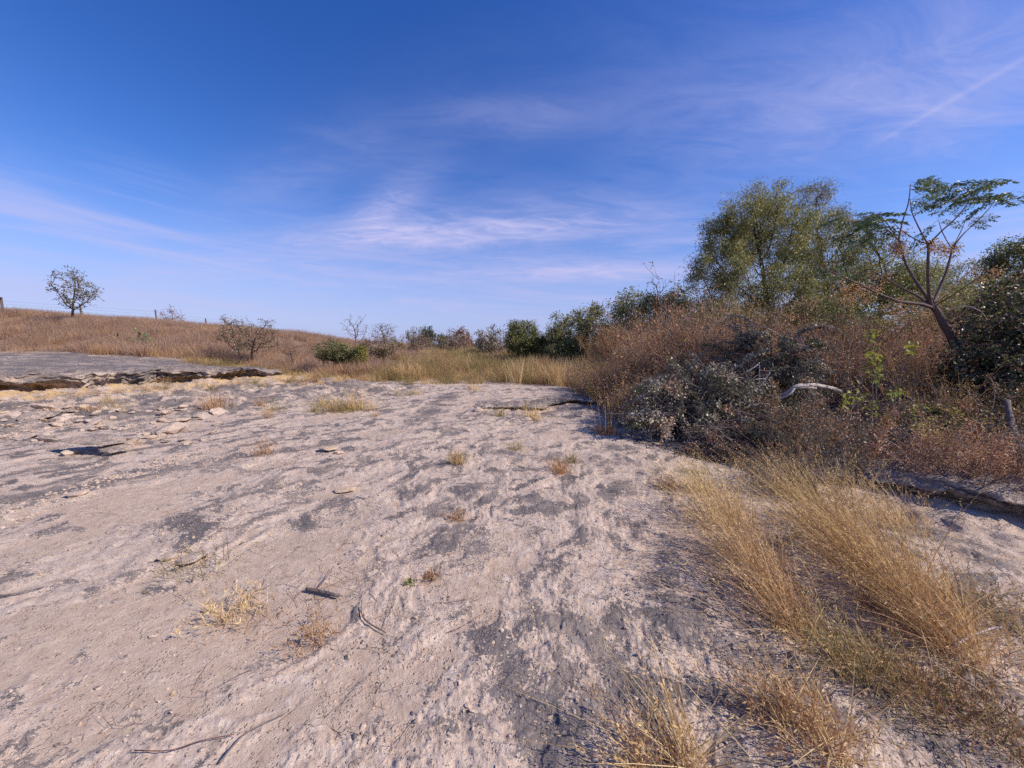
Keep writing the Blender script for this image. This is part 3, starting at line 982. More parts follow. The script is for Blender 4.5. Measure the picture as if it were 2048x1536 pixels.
lib('brown_weed', [weed_mesh(200 + i, 1.35, [['weed', 'weed'], ['twig', 'weed'], ['weed', 'weedolive'], ['weed', 'brownleaf'], ['twig', 'weedolive'], ['weed', 'weed'], ['twig', 'greyleaf'], ['weed', 'green'], ['weed', 'weed']][i % 9], leafn=420) for i in range(9)])
lib('olive_weed', [weed_mesh(230 + i, 1.0, [['weedolive', 'weedolive'], ['twig', 'weed'], ['weed', 'olive'], ['weed', 'weed']][i % 4], leafn=420) for i in range(4)])
lib('dark_weed', [weed_mesh(250 + i, .9, [['twig', 'brownleaf'], ['weed', 'weedolive'], ['twig', 'dark'], ['weed', 'weed'], ['twig', 'greyleaf']][i % 5], leafn=700, lw=(.030, .013)) for i in range(5)])


def stone_mesh(seed, mt, flatz=.45, sub=2, rough=.28):
    import bmesh
    bm = bmesh.new(); bmesh.ops.create_icosphere(bm, subdivisions=sub, radius=.5)
    me = bpy.data.meshes.new('stone'); bm.to_mesh(me); bm.free()
    n = len(me.vertices); co = np.empty(n * 3, np.float32); me.vertices.foreach_get('co', co); co = co.reshape(-1, 3)
    rng = np.random.default_rng(seed)
    for q in range(9):                                        # cut flat facets
        d = rng.normal(0, 1, 3); d /= np.linalg.norm(d); lim = rng.uniform(.26, .42)
        s_ = co @ d; co = co - np.maximum(s_ - lim, 0)[:, None] * d[None] * .92
    co *= (1 + rough * fbm(co[:, 0] * 4 + seed, co[:, 1] * 4 + co[:, 2] * 3, 3, seed))[:, None]
    co *= np.array([1, rng.uniform(.6, .95), flatz * rng.uniform(.8, 1.2)])
    me.vertices.foreach_set('co', co.astype(np.float32).ravel()); me.materials.append(M[mt]); me.update()
    return me


STONES = [stone_mesh(i, ['pale', 'pale', 'rock', 'pale', 'tan'][i % 5], .5) for i in range(10)]
SLABS = [stone_mesh(40 + i, ['rock', 'pale', 'tan'][i % 3], .2) for i in range(6)]
lib('pebble', [stone_mesh(70 + i, ['pale', 'tan', 'pale', 'pale', 'rock', 'pale', 'tan', 'pale'][i], .45, 1) for i in range(8)])


def twig_mesh(seed, mt, L=1.0, r=.012, nb=4):
    rng = np.random.default_rng(seed); p = np.array([0, 0, 0.0]); d = np.array([1.0, 0, .0])
    pts = [p]
    for q in range(6):
        d = d + np.array([0, rng.normal(0, .25), rng.normal(0, .05)]); d /= np.linalg.norm(d); p = p + d * L / 6; pts.append(p)
    V, Fs = poly_tube(pts, np.linspace(r, r * .35, 7), 5, 2)
    vs = [V]; fs = [f for f in Fs]; off = len(V)
    for q in range(nb):
        i = rng.integers(1, 6); a = pts[i]; bd = np.array([.7, rng.choice([-1, 1]) * .7, rng.uniform(0, .3)]); l = L * rng.uniform(.15, .4)
        v2, f2 = poly_tube([a, a + bd * l * .5 + rng.normal(0, .02 * L, 3), a + bd * l], [r * .5, r * .35, r * .2], 4, 2)
        vs.append(v2); fs += [f + off for f in f2]; off += len(v2)
    return mesh_from('twig', np.concatenate(vs), fs, M[mt], True)


lib('litter_twig', [twig_mesh(i, ['darkwood', 'redtwig', 'twig'][i % 3], .22, .0013, 5) for i in range(6)])
#END_LIBS

# ------------------------------------------------------------------ grass masses
def area(n, x0, x1, y0, y1, seed, keep, power=1.0):
    rng = np.random.default_rng(seed)
    x = rng.uniform(x0, x1, n); y = y0 + (y1 - y0) * rng.uniform(0, 1, n) ** power
    k = rng.uniform(0, 1, n) < keep(x, y)
    return np.stack([x[k], y[k]], 1)


def soil_at(x, y):
    return terrain(x, y, True)[3]


def hill_keep(x, y):
    wide = (np.abs(x) < y * 1.75 + 6)
    thin = np.clip(.60 + 1.9 * fbm(x * .25, y * .25, 3, 301), .06, 1)
    return wide * thin * sstep(.35, .8, soil_at(x, y)) * (x < -5.5 - .06 * (y - 20))


rngS = np.random.default_rng(5)
p = np.concatenate([area(15000, -58, -4, 17.5, 42, 11, hill_keep, 1.3), area(9000, -75, -6, 40, 115, 12, hill_keep, 1.4)])
sc_ = rngS.uniform(.75, 1.45, len(p)) * (1 + .35 * sstep(40, 90, p[:, 1])) * (1 + .5 * np.clip(fbm(p[:, 0] * .15, p[:, 1] * .15, 2, 302), -.6, .6))
scatter('hillside_grass', 'dry reddish brown grass covering the hillside', 'grass', 'hill_tuft', on_ground(p), zrot(len(p), rngS), sc_, 1)


def meadow_keep(x, y):
    wide = (np.abs(x) < y * 1.7 + 6)
    return wide * np.clip(.6 + 1.2 * fbm(x * .3, y * .3, 3, 311), .12, 1) * sstep(.4, .85, soil_at(x, y)) * (x >= -6.5 - .06 * (y - 20))


p = np.concatenate([area(9000, -9, 16, 14.2, 34, 21, meadow_keep, 1.2), area(6000, -14, 60, 32, 110, 22, meadow_keep, 1.3)])
p = p[~((p[:, 0] > 2.2) & (p[:, 1] < 13.5))]
sc_ = rngS.uniform(.7, 1.5, len(p)) * (1 + .3 * sstep(30, 90, p[:, 1])) * np.clip(1.1 + .9 * fbm(p[:, 0] * .35, p[:, 1] * .35, 2, 312), .6, 1.7)
scatter('meadow_grass', 'mixed straw and olive grass beyond the end of the rock bed', 'grass', 'meadow_tuft', on_ground(p), zrot(len(p), rngS), sc_, 2)

p = area(700, -.5, 8, 13.2, 21, 23, lambda x, y: sstep(-.5, 1.5, x - .4 * (y - 15) * 0) * np.clip(.5 + 1.5 * fbm(x * .5, y * .5, 2, 320), .05, 1) * sstep(14.6, 15.8, y + .3 * x + .6 * perlin(x, y, 3)))
scatter('tall_dry_grass', 'tall rusty straw grass standing where the rock bed meets the brush', 'grass', 'reed_tuft', on_ground(p), zrot(len(p), rngS, .05), rngS.uniform(.6, 1.1, len(p)), 3)

# yellow grass fringe along the foot of the hill
p = np.concatenate([np.stack([rngS.uniform(-17, -10.5, 130), rngS.uniform(18.6, 20.6, 130)], 1), np.stack([rngS.uniform(-6.5, -1, 110), rngS.uniform(15.2, 17.6, 110)], 1)])
scatter('yellow_grass_fringe', 'yellow straw grass along the foot of the slope', 'grass', 'meadow_tuft', on_ground(p), zrot(len(p), rngS), rngS.uniform(.5, .95, len(p)), 4)


# ------------------------------------------------------------------ brown thicket behind the bank
def thick_keep(x, y):
    e = 2.4 + .3 * perlin(x * .7, y * .7, 330) - .0 * y
    clear = ~((y < 7.5) & (x > 2.5) & (x < 6.3))          # the vine mounds stand here
    return clear * (x > e + sstep(8.5, 6.5, y) * 1.2) * (x < y * 1.5 + 3) * np.clip(.6 + 1.2 * fbm(x * .4, y * .4, 2, 331), .15, 1)


p = np.concatenate([area(2400, 2, 24, 5.6, 18, 31, thick_keep, 1.1), area(420, 2.2, 5, 7.6, 12, 38, thick_keep, 1.0)])
sc_ = rngS.uniform(.45, 1.2, len(p)) * (.58 + .92 * sstep(2.5, 5.0, p[:, 0])) * (1 - .55 * sstep(5.0, 5.8, p[:, 0]) * sstep(7.8, 6.8, p[:, 1])) * (1 - .3 * sstep(6.5, 8.5, p[:, 0])) * np.clip(1 + 1.1 * fbm(p[:, 0] * .55, p[:, 1] * .55, 2, 333), .5, 1.6)
scatter('dry_brush_thicket', 'dense thicket of rusty brown dead weeds behind the rock bank', 'brush', 'brown_weed', on_ground(p), zrot(len(p), rngS, .12), sc_, 5)
p = np.concatenate([np.stack([rngS.normal(2.85, .5, 190), rngS.uniform(7.0, 13.5, 190)], 1), np.stack([rngS.uniform(7, 15, 110), rngS.uniform(9, 14, 110)], 1)])
p = p[p[:, 0] > 2.15]
scatter('olive_brush', 'olive and straw coloured weeds leaning over the edge of the rock bed', 'brush', 'olive_weed', on_ground(p), zrot(len(p), rngS, .14), rngS.uniform(.5, 1.2, len(p)), 6)
p = area(720, 2.6, 9, 2.6, 6.2, 33, lambda x, y: (x > 3.3) * np.clip(.5 + 1.6 * fbm(x * .8, y * .8, 2, 334), 0, 1) * (y > 3.75 - .40 * (x - 3.5)) * 1.0 * (x < y * 1.7 + 2.5), 1.0)
scatter('dark_brush', 'dark tangled dead brush and leaves under the bushes by the tall grass', 'brush', 'dark_weed', on_ground(p), zrot(len(p), rngS, .3), rngS.uniform(.3, 1.0, len(p)) * np.clip(.85 + 1.0 * fbm(p[:, 0] * .9, p[:, 1] * .9, 2, 335), .35, 1.05), 7)

def cane_mesh(seed):
    rng = np.random.default_rng(seed); vs = []; fs = []; off = 0
    for q in range(3):
        p_ = np.array([rng.normal(0, .1), rng.normal(0, .1), 0]); d_ = np.array([rng.normal(0, .35), rng.normal(0, .35), 1.0]); pts = [p_]
        bend = rng.normal(0, .22, 3); bend[2] = -abs(bend[2]) * 1.3; L = rng.uniform(.5, 1.3)
        for k_ in range(6):
            d_ = d_ + bend + rng.normal(0, .07, 3); d_ /= np.linalg.norm(d_); p_ = p_ + d_ * L / 6; pts.append(p_)
        V, F_ = poly_tube(pts, np.linspace(.0075, .002, 7), 4, 2); vs.append(V); fs += [f + off for f in F_]; off += len(V)
        for z_ in range(4):
            i_ = rng.integers(2, 6); bd = rng.normal(0, 1, 3); bd /= np.linalg.norm(bd); l_ = rng.uniform(.1, .3)
            V, F_ = poly_tube([pts[i_], pts[i_] + bd * l_ * .5, pts[i_] + bd * l_ + np.array([0, 0, .03])], [.004, .003, .0015], 3, 2); vs.append(V); fs += [f + off for f in F_]; off += len(V)
    return mesh_from('cane', np.concatenate(vs), fs, M[['twig', 'paletwig', 'redtwig', 'twig'][seed % 4]], True)


lib('cane', [cane_mesh(i) for i in range(8)])
p = np.concatenate([area(420, 2.7, 10, 4.0, 9, 36, lambda x, y: (x > 3.0) * (y > 4.1 - .38 * (x - 3.5)) * (x < y * 1.6 + 2.5)), area(160, 2.6, 14, 8, 14, 37, lambda x, y: (x > 3.0) * 1.0)])
scatter('dead_canes', 'bare grey and pale dead canes sticking out of the brush', 'brush', 'cane', on_ground(p), zrot(len(p), rngS, .3), rngS.uniform(.5, 1.15, len(p)), 13)

# ------------------------------------------------------------------ gravel, litter and short grass on the rock
def gp(x, y):
    return .25 + .75 * sstep(.0, .25, fbm(x * .9, y * .9, 3, 340))


p = np.concatenate([area(26000, -5, 3.2, .9, 6, 41, gp, 1.6), area(1600, -12, -4.5, 4.5, 13, 42, lambda x, y: sstep(6, 3, lip_distance(x, y)), 1.0)])
pg = on_ground(p)
s_ = np.exp(rngS.normal(-4.5, .55, len(p))) * np.where(p[:, 0] < -4.5, 3.2, 1.0)
scatter('gravel', 'loose pale limestone gravel strewn over the rock bed', 'gravel', 'pebble', pg, zrot(len(p), rngS, .5), np.clip(s_, .004, .06), 8)
p = np.concatenate([np.stack([rngS.normal(-1.0, .55, 110), rngS.normal(2.3, .45, 110)], 1), area(160, -5, 2.4, 1.1, 8, 44, gp, 1.4), np.stack([rngS.normal(2.0, .6, 200), rngS.normal(2.6, .9, 200)], 1)])
pz = on_ground(p); pz[:, 2] += .006
scatter('twig_litter', 'fine dark dead twigs lying on the rock', 'twigs', 'litter_twig', pz, np.stack([rngS.normal(0, .1, len(p)), rngS.normal(-.12, .15, len(p)), rngS.uniform(0, 6.28, len(p))], 1), rngS.uniform(.4, 1.3, len(p)), 9)
p = np.concatenate([area(900, -12, -3, 8, 19, 45, lambda x, y: sstep(.1, .35, fbm(x * .5, y * .5, 3, 350)) * (1 - soil_at(x, y)) * .8 * (lip_distance(x, y) > 1.2)),
                    area(300, -14, -6, 15, 20, 46, lambda x, y: .6 + 0 * x)])
scatter('sparse_short_grass', 'thin tan grass growing in the cracks of the rock slope', 'grass', 'short_tuft', on_ground(p), zrot(len(p), rngS), rngS.uniform(.8, 1.8, len(p)), 10)

# ------------------------------------------------------------------ stones on the bed
def stone(name, label, px, py, size, me, rot=0.0, sink=.25, group=None, sz=None):
    g = hit(px, py)
    o = link(name, me)
    s3 = np.array(sz if sz else (size, size, size), float)
    o.scale = s3; o.rotation_euler = (0, 0, rot)
    o.location = (g[0], g[1], g[2] + s3[2] * .5 * .4 * (1 - sink * 2))
    return tag(o, label, 'stone', group)


stone('flat_stone', 'flat tan stone lying alone in the middle of the rock bed', 690, 984, .26, SLABS[2], .3)
stone('flat_stone', 'flat tan stone on the rock beside the dark lichen band', 655, 901, .34, SLABS[5], -.2)
stone('flat_stone', 'small pale stone just past the tan one at the lichen band', 676, 908, .16, STONES[1], .6)
stone('flat_stone', 'cream flake of stone at the lower edge of the lichen streak', 157, 990, .22, SLABS[1], .1)
stone('flat_stone', 'pale broken slab beside the small yellowish plant', 345, 1116, .20, SLABS[1], .2)
stone('flat_stone', 'pale slab with yellowish weeds growing over it', 385, 1122, .24, SLABS[4], -.3)
stone('pebble', 'small round brown pebble on the bare rock left of the tall grass', 1257, 1192, .035, STONES[2], .2)
stone('flat_stone', 'whitish stone at the end of the small cracked ledge', 958, 823, .32, STONES[3], .2)
stone('flat_stone', 'whitish stone below the small cracked ledge', 1052, 842, .28, STONES[6], .9)
stone('rock_block', 'tan block of fallen rock in front of the ledge', 195, 788, .75, STONES[4], .2, .2, None, (.95, .6, .55))
stone('rock_block', 'grey slab leaning under the middle of the ledge', 235, 752, .9, SLABS[0], .4, .1, None, (1.2, .8, .9))
stone('rock_block', 'grey slab just past the leaning one under the ledge', 292, 757, .9, SLABS[3], -.3, .1, None, (1.0, .7, .8))
# slab bridging a small dark hollow
g = hit(150, 918)
for dx_, lb in ((-.30, 'pale stone propping one end of the slab over the dark hollow'), (.30, 'tan stone propping the other end of the slab over the dark hollow')):
    o = link('prop_stone', STONES[0 if dx_ < 0 else 4]); o.scale = (.2, .3, .26); o.location = (g[0] + dx_, g[1] + .18, g[2] + .03); tag(o, lb, 'stone')
o = link('bridging_slab', SLABS[0]); o.scale = (1.05, .75, .38); o.location = (g[0], g[1] + .28, g[2] + .19); o.rotation_euler = (.1, .02, .15)
tag(o, 'grey lichened slab bridging a small dark hollow in the rubble', 'slab')
g = hit(210, 914)
o = link('bridging_slab', SLABS[3]); o.scale = (.5, .45, .32); o.location = (g[0], g[1] + .12, g[2] + .09); o.rotation_euler = (.2, .05, -.2)
tag(o, 'smaller tilted slab beside the slab over the dark hollow', 'slab')

rngR = np.random.default_rng(77)
for i in range(150):
    for _ in range(30):
        px, py = rngR.uniform(0, 440), rngR.uniform(812, 905)
        if py < 905 - abs(px - 230) * .12 and not (90 < px < 240 and py > 890):
            break
    g = hit(px, py)
    s_ = float(np.exp(rngR.normal(-1.95, .6)))
    o = link('cobble', STONES[i % 10] if rngR.uniform() < .7 else SLABS[i % 6])
    o.scale = (s_ * 1.1, s_, s_ * .9); o.rotation_euler = (rngR.normal(0, .25), rngR.normal(0, .25), rngR.uniform(0, 6.28))
    o.location = (g[0], g[1], g[2] + s_ * .06)
    tag(o, 'limestone cobble in the rubble slope below the overhanging ledge', 'stone', 'cobbles in the rubble slope')

# ------------------------------------------------------------------ sticks
def stick(name, label, pts, r, mt, cat='stick', lift=.012, branches=(), k=7):
    W = [hit(*q) for q in pts]
    W = [np.array([a, b, c + lift + (r[i] if hasattr(r, '__len__') else r)]) for i, (a, b, c) in enumerate(W)]
    base = W[0].copy(); rr = list(r) if hasattr(r, '__len__') else [r] * len(W)
    V, Fs = poly_tube([w_ - base for w_ in W], rr, k, 4, 3, .08)
    return tag(link(name, mesh_from(name, V, Fs, M[mt], True), None, base), label, cat)


stick('broken_stick', 'short thick dark broken stick lying on the sandy rock', [(613, 1186), (640, 1191), (678, 1200)], [.011, .013, .010], 'darkwood')
stick('curved_twig', 'curved dark twig on the sand beside the broken stick', [(724, 1205), (723, 1232), (735, 1252), (772, 1270)], [.002, .0035, .0045, .003], 'darkwood')
stick('thin_branch', 'long thin bleached branch near the bottom of the picture', [(440, 1536), (478, 1490), (510, 1462), (570, 1434)], [.004, .0035, .003, .002], 'twig')
stick('thin_twig', 'thin brown twig lying beside the long bleached branch', [(270, 1509), (340, 1508), (400, 1490), (470, 1478)], [.002, .002, .002, .0015], 'redtwig')
stick('thin_twig', 'thin grey twig on the bare rock far from the grass', [(0, 1196), (40, 1192), (90, 1178)], [.004, .005, .003], 'twig')
stick('thin_branch', 'brown forked twig rising beside the broken stick', [(628, 1194), (645, 1175), (668, 1142)], [.004, .003, .002], 'redtwig', 'stick', .03)
stick('thin_branch', 'dark dead branch lying on top of the overhanging ledge', [(415, 733), (440, 730), (480, 728), (510, 724)], [.03, .025, .02, .01], 'darkwood', 'stick', .03)
stick('pale_branch', 'pale bent branch lying in the low grass near the corner', [(1905, 1312), (1940, 1292), (1985, 1278), (2010, 1276)], [.006, .006, .005, .003], 'paletwig', 'stick', .05)

# ------------------------------------------------------------------ small tufts on the rock
def tuft(name, label, px, py, h, n, spread, lean, mt, width=.0035, fan=.4, head=.35, seed=0, curve=.4, group=None, mix=None, segs=3, cat='grass tuft', thatch=0.0):
    g = hit(px, py)
    rng = np.random.default_rng(seed + int(px * 3 + py))
    V, Q = blades(n, rng, spread, h * .35, h, lean, width, curve, segs, fan, head)
    if thatch:
        V2, Q2 = blades(int(n * thatch), rng, spread * 1.25, h * .08, h * .32, (0, 0), width * .9, .8, segs, 1.3, 0)
        Q = np.concatenate([Q2, Q + len(V2)]); V = np.concatenate([V2, V])
    mi = None; ms = [M[mt]]
    if mix:
        ms.append(M[mix]); mi = (np.random.default_rng(seed).uniform(0, 1, len(Q) // segs + 1) < .35).astype(int).repeat(segs)[:len(Q)]
    V[:, 2] = np.maximum(V[:, 2], -.01)
    o = link(name, mesh_from(name, V, Q, ms, False, mi), None, g - np.array([0, 0, .01]))
    return tag(o, label, cat, group)


small = [
    ('pale straw tuft alone in the middle of the rock bed', 915, 925, .22, 130, .05, 'straw'),
    ('rusty brown tuft with a small shadow in the rock bed', 1122, 945, .22, 220, .06, 'redstraw'),
    ('small dark green tuft touching the rusty brown tuft', 1145, 925, .14, 90, .04, 'olive'),
    ('low olive tuft behind the rusty brown tuft', 1030, 900, .14, 80, .06, 'olive'),
    ('sparse reddish tuft on the lichen band', 528, 908, .30, 90, .08, 'redstraw'),
    ('orange tuft at the edge of the rubble slope', 432, 816, .5, 200, .14, 'redstraw'),
    ('tall yellow tuft on the pale slope past the rubble', 712, 820, .95, 150, .14, 'straw'),
    ('upright yellow tuft growing in the cracked ledge', 1066, 838, .62, 120, .12, 'straw'),
    ('dark olive tuft at the near side of the cracked ledge', 1000, 832, .35, 100, .09, 'olive'),
    ('small brown tuft on open rock below the straw tuft', 920, 1043, .10, 110, .035, 'redstraw'),
    ('thin olive weed spreading over the pale slabs', 395, 1150, .24, 80, .12, 'olive'),
    ('brown tuft on the sand below the broken stick', 632, 1290, .16, 100, .06, 'redstraw'),
    ('sparse straw tuft on the sand with wiry stems', 505, 1245, .17, 36, .09, 'redstraw'),
    ('wiry straw tuft between the pale slabs and the sand', 465, 1235, .17, 120, .08, 'straw'),
    ('small grey brown tuft on bare rock by the yellow sprig', 865, 1160, .09, 80, .03, 'redstraw'),
    ('yellow sprig on bare rock near the broken stick', 818, 1172, .05, 30, .015, 'yellowgreen'),
    ('orange tuft near the far end of the bed', 950, 780, .4, 90, .15, 'straw'),
    ('brown tuft next to the dark shade of the bush', 1212, 868, .22, 220, .08, 'redstraw'),
    ('brown tuft below the tall bare stems at the bank', 1340, 975, .16, 100, .05, 'redstraw'),
]
for lb, px, py, h, n, sp_, mt in small:
    tuft('grass_tuft', lb, px, py, h, n, sp_, (-.12, .05), mt, .0035 if py > 1000 else .006 if py > 880 else .009, .5, .35, 3)
tuft('bare_stem_clump', 'tall pale bare stems standing at the shaded edge of the bush', 1216, 866, .85, 26, .10, (-.02, .0), 'straw', .012, .28, .0, 9, .1)

# ------------------------------------------------------------------ tall leaning grass by the viewer
LEAN = (-.33, .26)
big = [
    # label, px, py, height, blades, spread, material, mix
    ('straw tuft leaning over the rock at the far tip of the tall grass', 1405, 985, .52, 330, .13, 'straw', 'olive'),
    ('leaning straw tuft second along the outer edge of the tall grass', 1455, 1045, .60, 380, .13, 'straw', None),
    ('leaning straw tuft third along the outer edge of the tall grass', 1500, 1115, .60, 380, .11, 'straw', 'redstraw'),
    ('rusty straw tuft fourth along the outer edge of the tall grass', 1545, 1185, .52, 380, .09, 'redstraw', 'straw'),
    ('short rusty tuft ending the outer edge of the tall grass', 1590, 1255, .40, 360, .08, 'redstraw', 'straw'),
    ('tall straw tuft against the dark brush', 1590, 1000, .70, 420, .16, 'straw', 'olive'),
    ('tall straw tuft in the middle of the inner grass row', 1660, 1060, .75, 460, .16, 'straw', 'olive'),
    ('thick golden tuft leaning far over in the inner grass row', 1720, 1120, .78, 520, .15, 'straw', 'redstraw'),
    ('golden tuft before the thick one in the inner grass row', 1785, 1180, .72, 500, .13, 'straw', 'redstraw'),
    ('golden brown tuft near the close end of the inner grass row', 1845, 1240, .62, 480, .12, 'straw', 'redstraw'),
    ('rusty tuft at the close end of the inner grass row', 1905, 1300, .48, 420, .11, 'redstraw', 'straw'),
    ('pale tuft against the low rock bank', 1790, 1050, .55, 260, .13, 'straw', 'redstraw'),
    ('greenish tuft low in front of the golden grass', 1715, 1345, .30, 300, .10, 'olive', 'straw'),
    ('brown matted tuft beside the greenish tuft', 1820, 1385, .26, 260, .11, 'redstraw', 'olive'),
    ('dry brown tuft at the bottom edge among lichen', 1640, 1480, .26, 330, .10, 'redstraw', 'straw'),
    ('fine rusty tuft above the bottom edge', 1560, 1440, .22, 170, .09, 'redstraw', 'straw'),
    ('golden tuft with long thin stalks at the bottom edge', 1370, 1530, .36, 170, .05, 'straw', 'redstraw'),
    ('small golden tuft beside the one with long stalks', 1290, 1550, .26, 110, .05, 'straw', 'redstraw'),
    ('olive mat of low grass at the picture edge', 2010, 1250, .22, 420, .16, 'olive', 'redstraw'),
    ('low brown mat running to the corner', 1960, 1440, .20, 420, .13, 'redstraw', 'olive'),
]
for i, (lb, px, py, h, n, sp_, mt, mx) in enumerate(big):
    tuft('tall_grass_tuft' if h > .45 else 'low_grass_tuft', lb, px, py, h * 1.06, int(n * .74), sp_ * .82, (LEAN[0] + .12 * math.sin(i * 2.3), LEAN[1] + .10 * math.cos(i * 1.7)) if h > .38 else (-.2, .15), mt, .0042, .40 if h > .45 else .6, .5, 20 + i, .35, None, mx, 4 if h > .45 else 3, 'grass tuft', .55)
rngG = np.random.default_rng(9)
# wiry long stalks across the rock
tuft('long_stalks', 'few long thin straw stalks arching over the lichened rock', 1395, 1525, .85, 14, .08, (-.75, .62), 'straw', .0028, .25, .4, 51, .1, None, None, 4)
tuft('long_stalks', 'thin straw stalks arching beside the rusty short tuft', 1600, 1330, .8, 14, .12, (-.7, .5), 'straw', .0028, .3, .4, 52, .1, None, None, 4)

# ------------------------------------------------------------------ fence along the hill crest
def build_fence():
    root_xy = []
    xs = [8, 120, 313, 412, 447, 505, 541, 566, 590, 627, 645, 665, 693]
    X0 = -33.5
    pts = []
    for px in xs:
        q = photo_dir(px, 640)
        d = X0 / q[0] * q[1] if px > 100 else 31.0
        if px <= 100:
            x_ = q[0] / q[1] * 31.0; y_ = 31.0
        else:
            t = X0 / q[0]; x_ = X0; y_ = q[1] * t
            if px == 120: x_, y_ = -38.5, 33.5
        pts.append((x_, y_, ground(x_, y_)))
    P = np.array(pts); base = P[0]
    root = empty('wire_fence', base, 'wire fence with thin steel posts running along the crest of the brown hill', 'fence')
    V, Fs = poly_tube([(0, 0, -.3), (0, 0, .8), (0, 0, 1.5)], [.085, .08, .08], 10, 3, 1, .02)
    link('corner_post', mesh_from('corner_post', V, Fs, M['wood'], True), root)
    V, Fs = poly_tube([(-2.6, 1.2, 1.44), (-1.2, .6, 1.44), (.18, -.1, 1.45)], [.06, .06, .06], 8, 3, 2, .02)
    link('brace_rail', mesh_from('brace_rail', V, Fs, M['wood'], True), root)
    # studded T-section post
    t = .02
    V = []; Q = []
    for (a0, a1, b0, b1) in ((-.035, .035, -.008, .008), (-.008, .008, .0085, .05)):
        o_ = len(V)
        V += [(a, b, z_) for z_ in (-.3, 1.25) for a, b in ((a0, b0), (a1, b0), (a1, b1), (a0, b1))]
        Q += [(o_, o_ + 1, o_ + 5, o_ + 4), (o_ + 1, o_ + 2, o_ + 6, o_ + 5), (o_ + 2, o_ + 3, o_ + 7, o_ + 6), (o_ + 3, o_, o_ + 4, o_ + 7), (o_ + 4, o_ + 5, o_ + 6, o_ + 7)]
    tme = mesh_from('post', np.array(V), np.array(Q), M['post'])
    for i, q in enumerate(P[1:]):
        o = link('post', tme, root, q - base)
        o.rotation_euler = (rngG.normal(0, .03), rngG.normal(0, .04), rngG.uniform(0, 1)); k = 1.5
        o.scale = (1.6, 1.6, rngG.uniform(.95, 1.12))
    for hz in (.35, .65, .95, 1.2):
        A = P[:-1] - base + np.array([0, 0, hz]); B = P[1:] - base + np.array([0, 0, hz])
        Mid = (A + B) / 2 - np.array([0, 0, .03])
        V, Q = tubes(np.concatenate([A, Mid]), np.concatenate([Mid, B]), [.006] * (2 * len(A)), [.006] * (2 * len(A)), 3)
        link('wire', mesh_from('wire', V, Q, M['wire']), root)


build_fence()

# ------------------------------------------------------------------ trees and shrubs on the hill and in the distance
def gbase(px, d):
    q = photo_dir(px, 690); x_ = q[0] / q[1] * d
    return np.array([x_, d, ground(x_, d)])


def fitd(px, d):
    return gbase(px, d)


D0 = dict(D=.22, dk=.24)
b = gbase(152, 29)
tree('hilltop_tree', 'lone sparse small tree on the crest of the brown hill', 'tree', b,
     [lobe(148, 575, 34, 30, 29), lobe(135, 545, 22, 16, 29), lobe(182, 596, 20, 18, 29), lobe(110, 580, 18, 10, 29), lobe(140, 605, 26, 14, 29)], 230, .2, .22, 700, (.16, .05), ['greyleaf', 'dark'], 'bark', .08, .010, 4, .2, .12, fill=0)
b = gbase(346, 40)
tree('leafless_bush', 'tiny leafless bush on the hill crest beside a fence post', 'shrub', b, [lobe(345, 630, 20, 14, 40), lobe(350, 642, 16, 8, 40)], 130, .2, .2, 260, (.12, .05), ['brownleaf'], 'redtwig', .05, .010, 5, .1, .1, .2)
b = gbase(502, 20.5)
tree('leafless_bush', 'large leafless thorny bush at the foot of the brown hill', 'shrub', b,
     [lobe(490, 672, 45, 26, 20.5), lobe(470, 650, 26, 20, 20.5), lobe(530, 662, 22, 24, 20.5), lobe(505, 690, 46, 14, 20.5)], 520, .14, .14, 1700, (.07, .03), ['brownleaf', 'dark'], 'bark', .06, .006, 6, .1, .08, b[2] + .12)
b = gbase(590, 21)
tree('dead_branch_shrub', 'bare arching dead shrub between the large thorny bush and the green bush', 'shrub', b, [lobe(580, 700, 18, 10, 21), lobe(598, 692, 8, 8, 21)], 60, .14, .15, 0, (.07, .03), ['brownleaf'], 'bark', .03, .006, 7, .1, .08, b[2] + .1)
b = gbase(668, 19.5)
tree('green_bush', 'dark green bush with yellowish edges at the foot of the slope', 'shrub', b,
     [lobe(665, 702, 32, 22, 19.5), lobe(690, 708, 30, 18, 19.3), lobe(648, 712, 16, 14, 19.2)], 330, .14, .15, 6500, (.06, .03), ['green', 'dark', 'olive'], 'bark', .05, .006, 8, .1, .09, b[2] + .1)
b = gbase(722, 18.8)
tree('yellow_green_bush', 'small yellow green bush touching the dark green bush', 'shrub', b, [lobe(720, 708, 13, 18, 18.8), lobe(715, 722, 14, 8, 18.8)], 120, .12, .13, 2300, (.05, .03), ['olive', 'green', 'yellowgreen'], 'bark', .03, .006, 9, .1, .07, b[2] + .1)
b = gbase(708, 24)
tree('leafless_sapling', 'leafless fan shaped sapling rising behind the dark green bush', 'tree', b, [lobe(710, 652, 26, 22, 24), lobe(722, 660, 16, 22, 24), lobe(694, 650, 12, 10, 24)], 240, .16, .16, 0, (.06, .03), ['brownleaf'], 'twig', .05, .006, 10, .1, .08, b[2] + .7, None, None, .75, .35)
b = gbase(768, 25)
tree('grey_twiggy_tree', 'pale grey twiggy tree with a dark bushy base', 'tree', b, [lobe(768, 668, 22, 20, 25), lobe(755, 656, 12, 8, 25), lobe(775, 690, 20, 12, 25)], 260, .16, .17, 700, (.07, .03), ['greyleaf'], 'twig', .06, .007, 11, .1, .1, b[2] + .5)
b = gbase(766, 22)
tree('dark_low_bush', 'low nearly black bush under the pale grey twiggy tree', 'shrub', b, [lobe(768, 700, 24, 13, 22), lobe(755, 705, 14, 8, 22)], 200, .13, .14, 2600, (.06, .03), ['dark', 'brownleaf'], 'bark', .04, .006, 12, .1, .08, b[2] + .1)
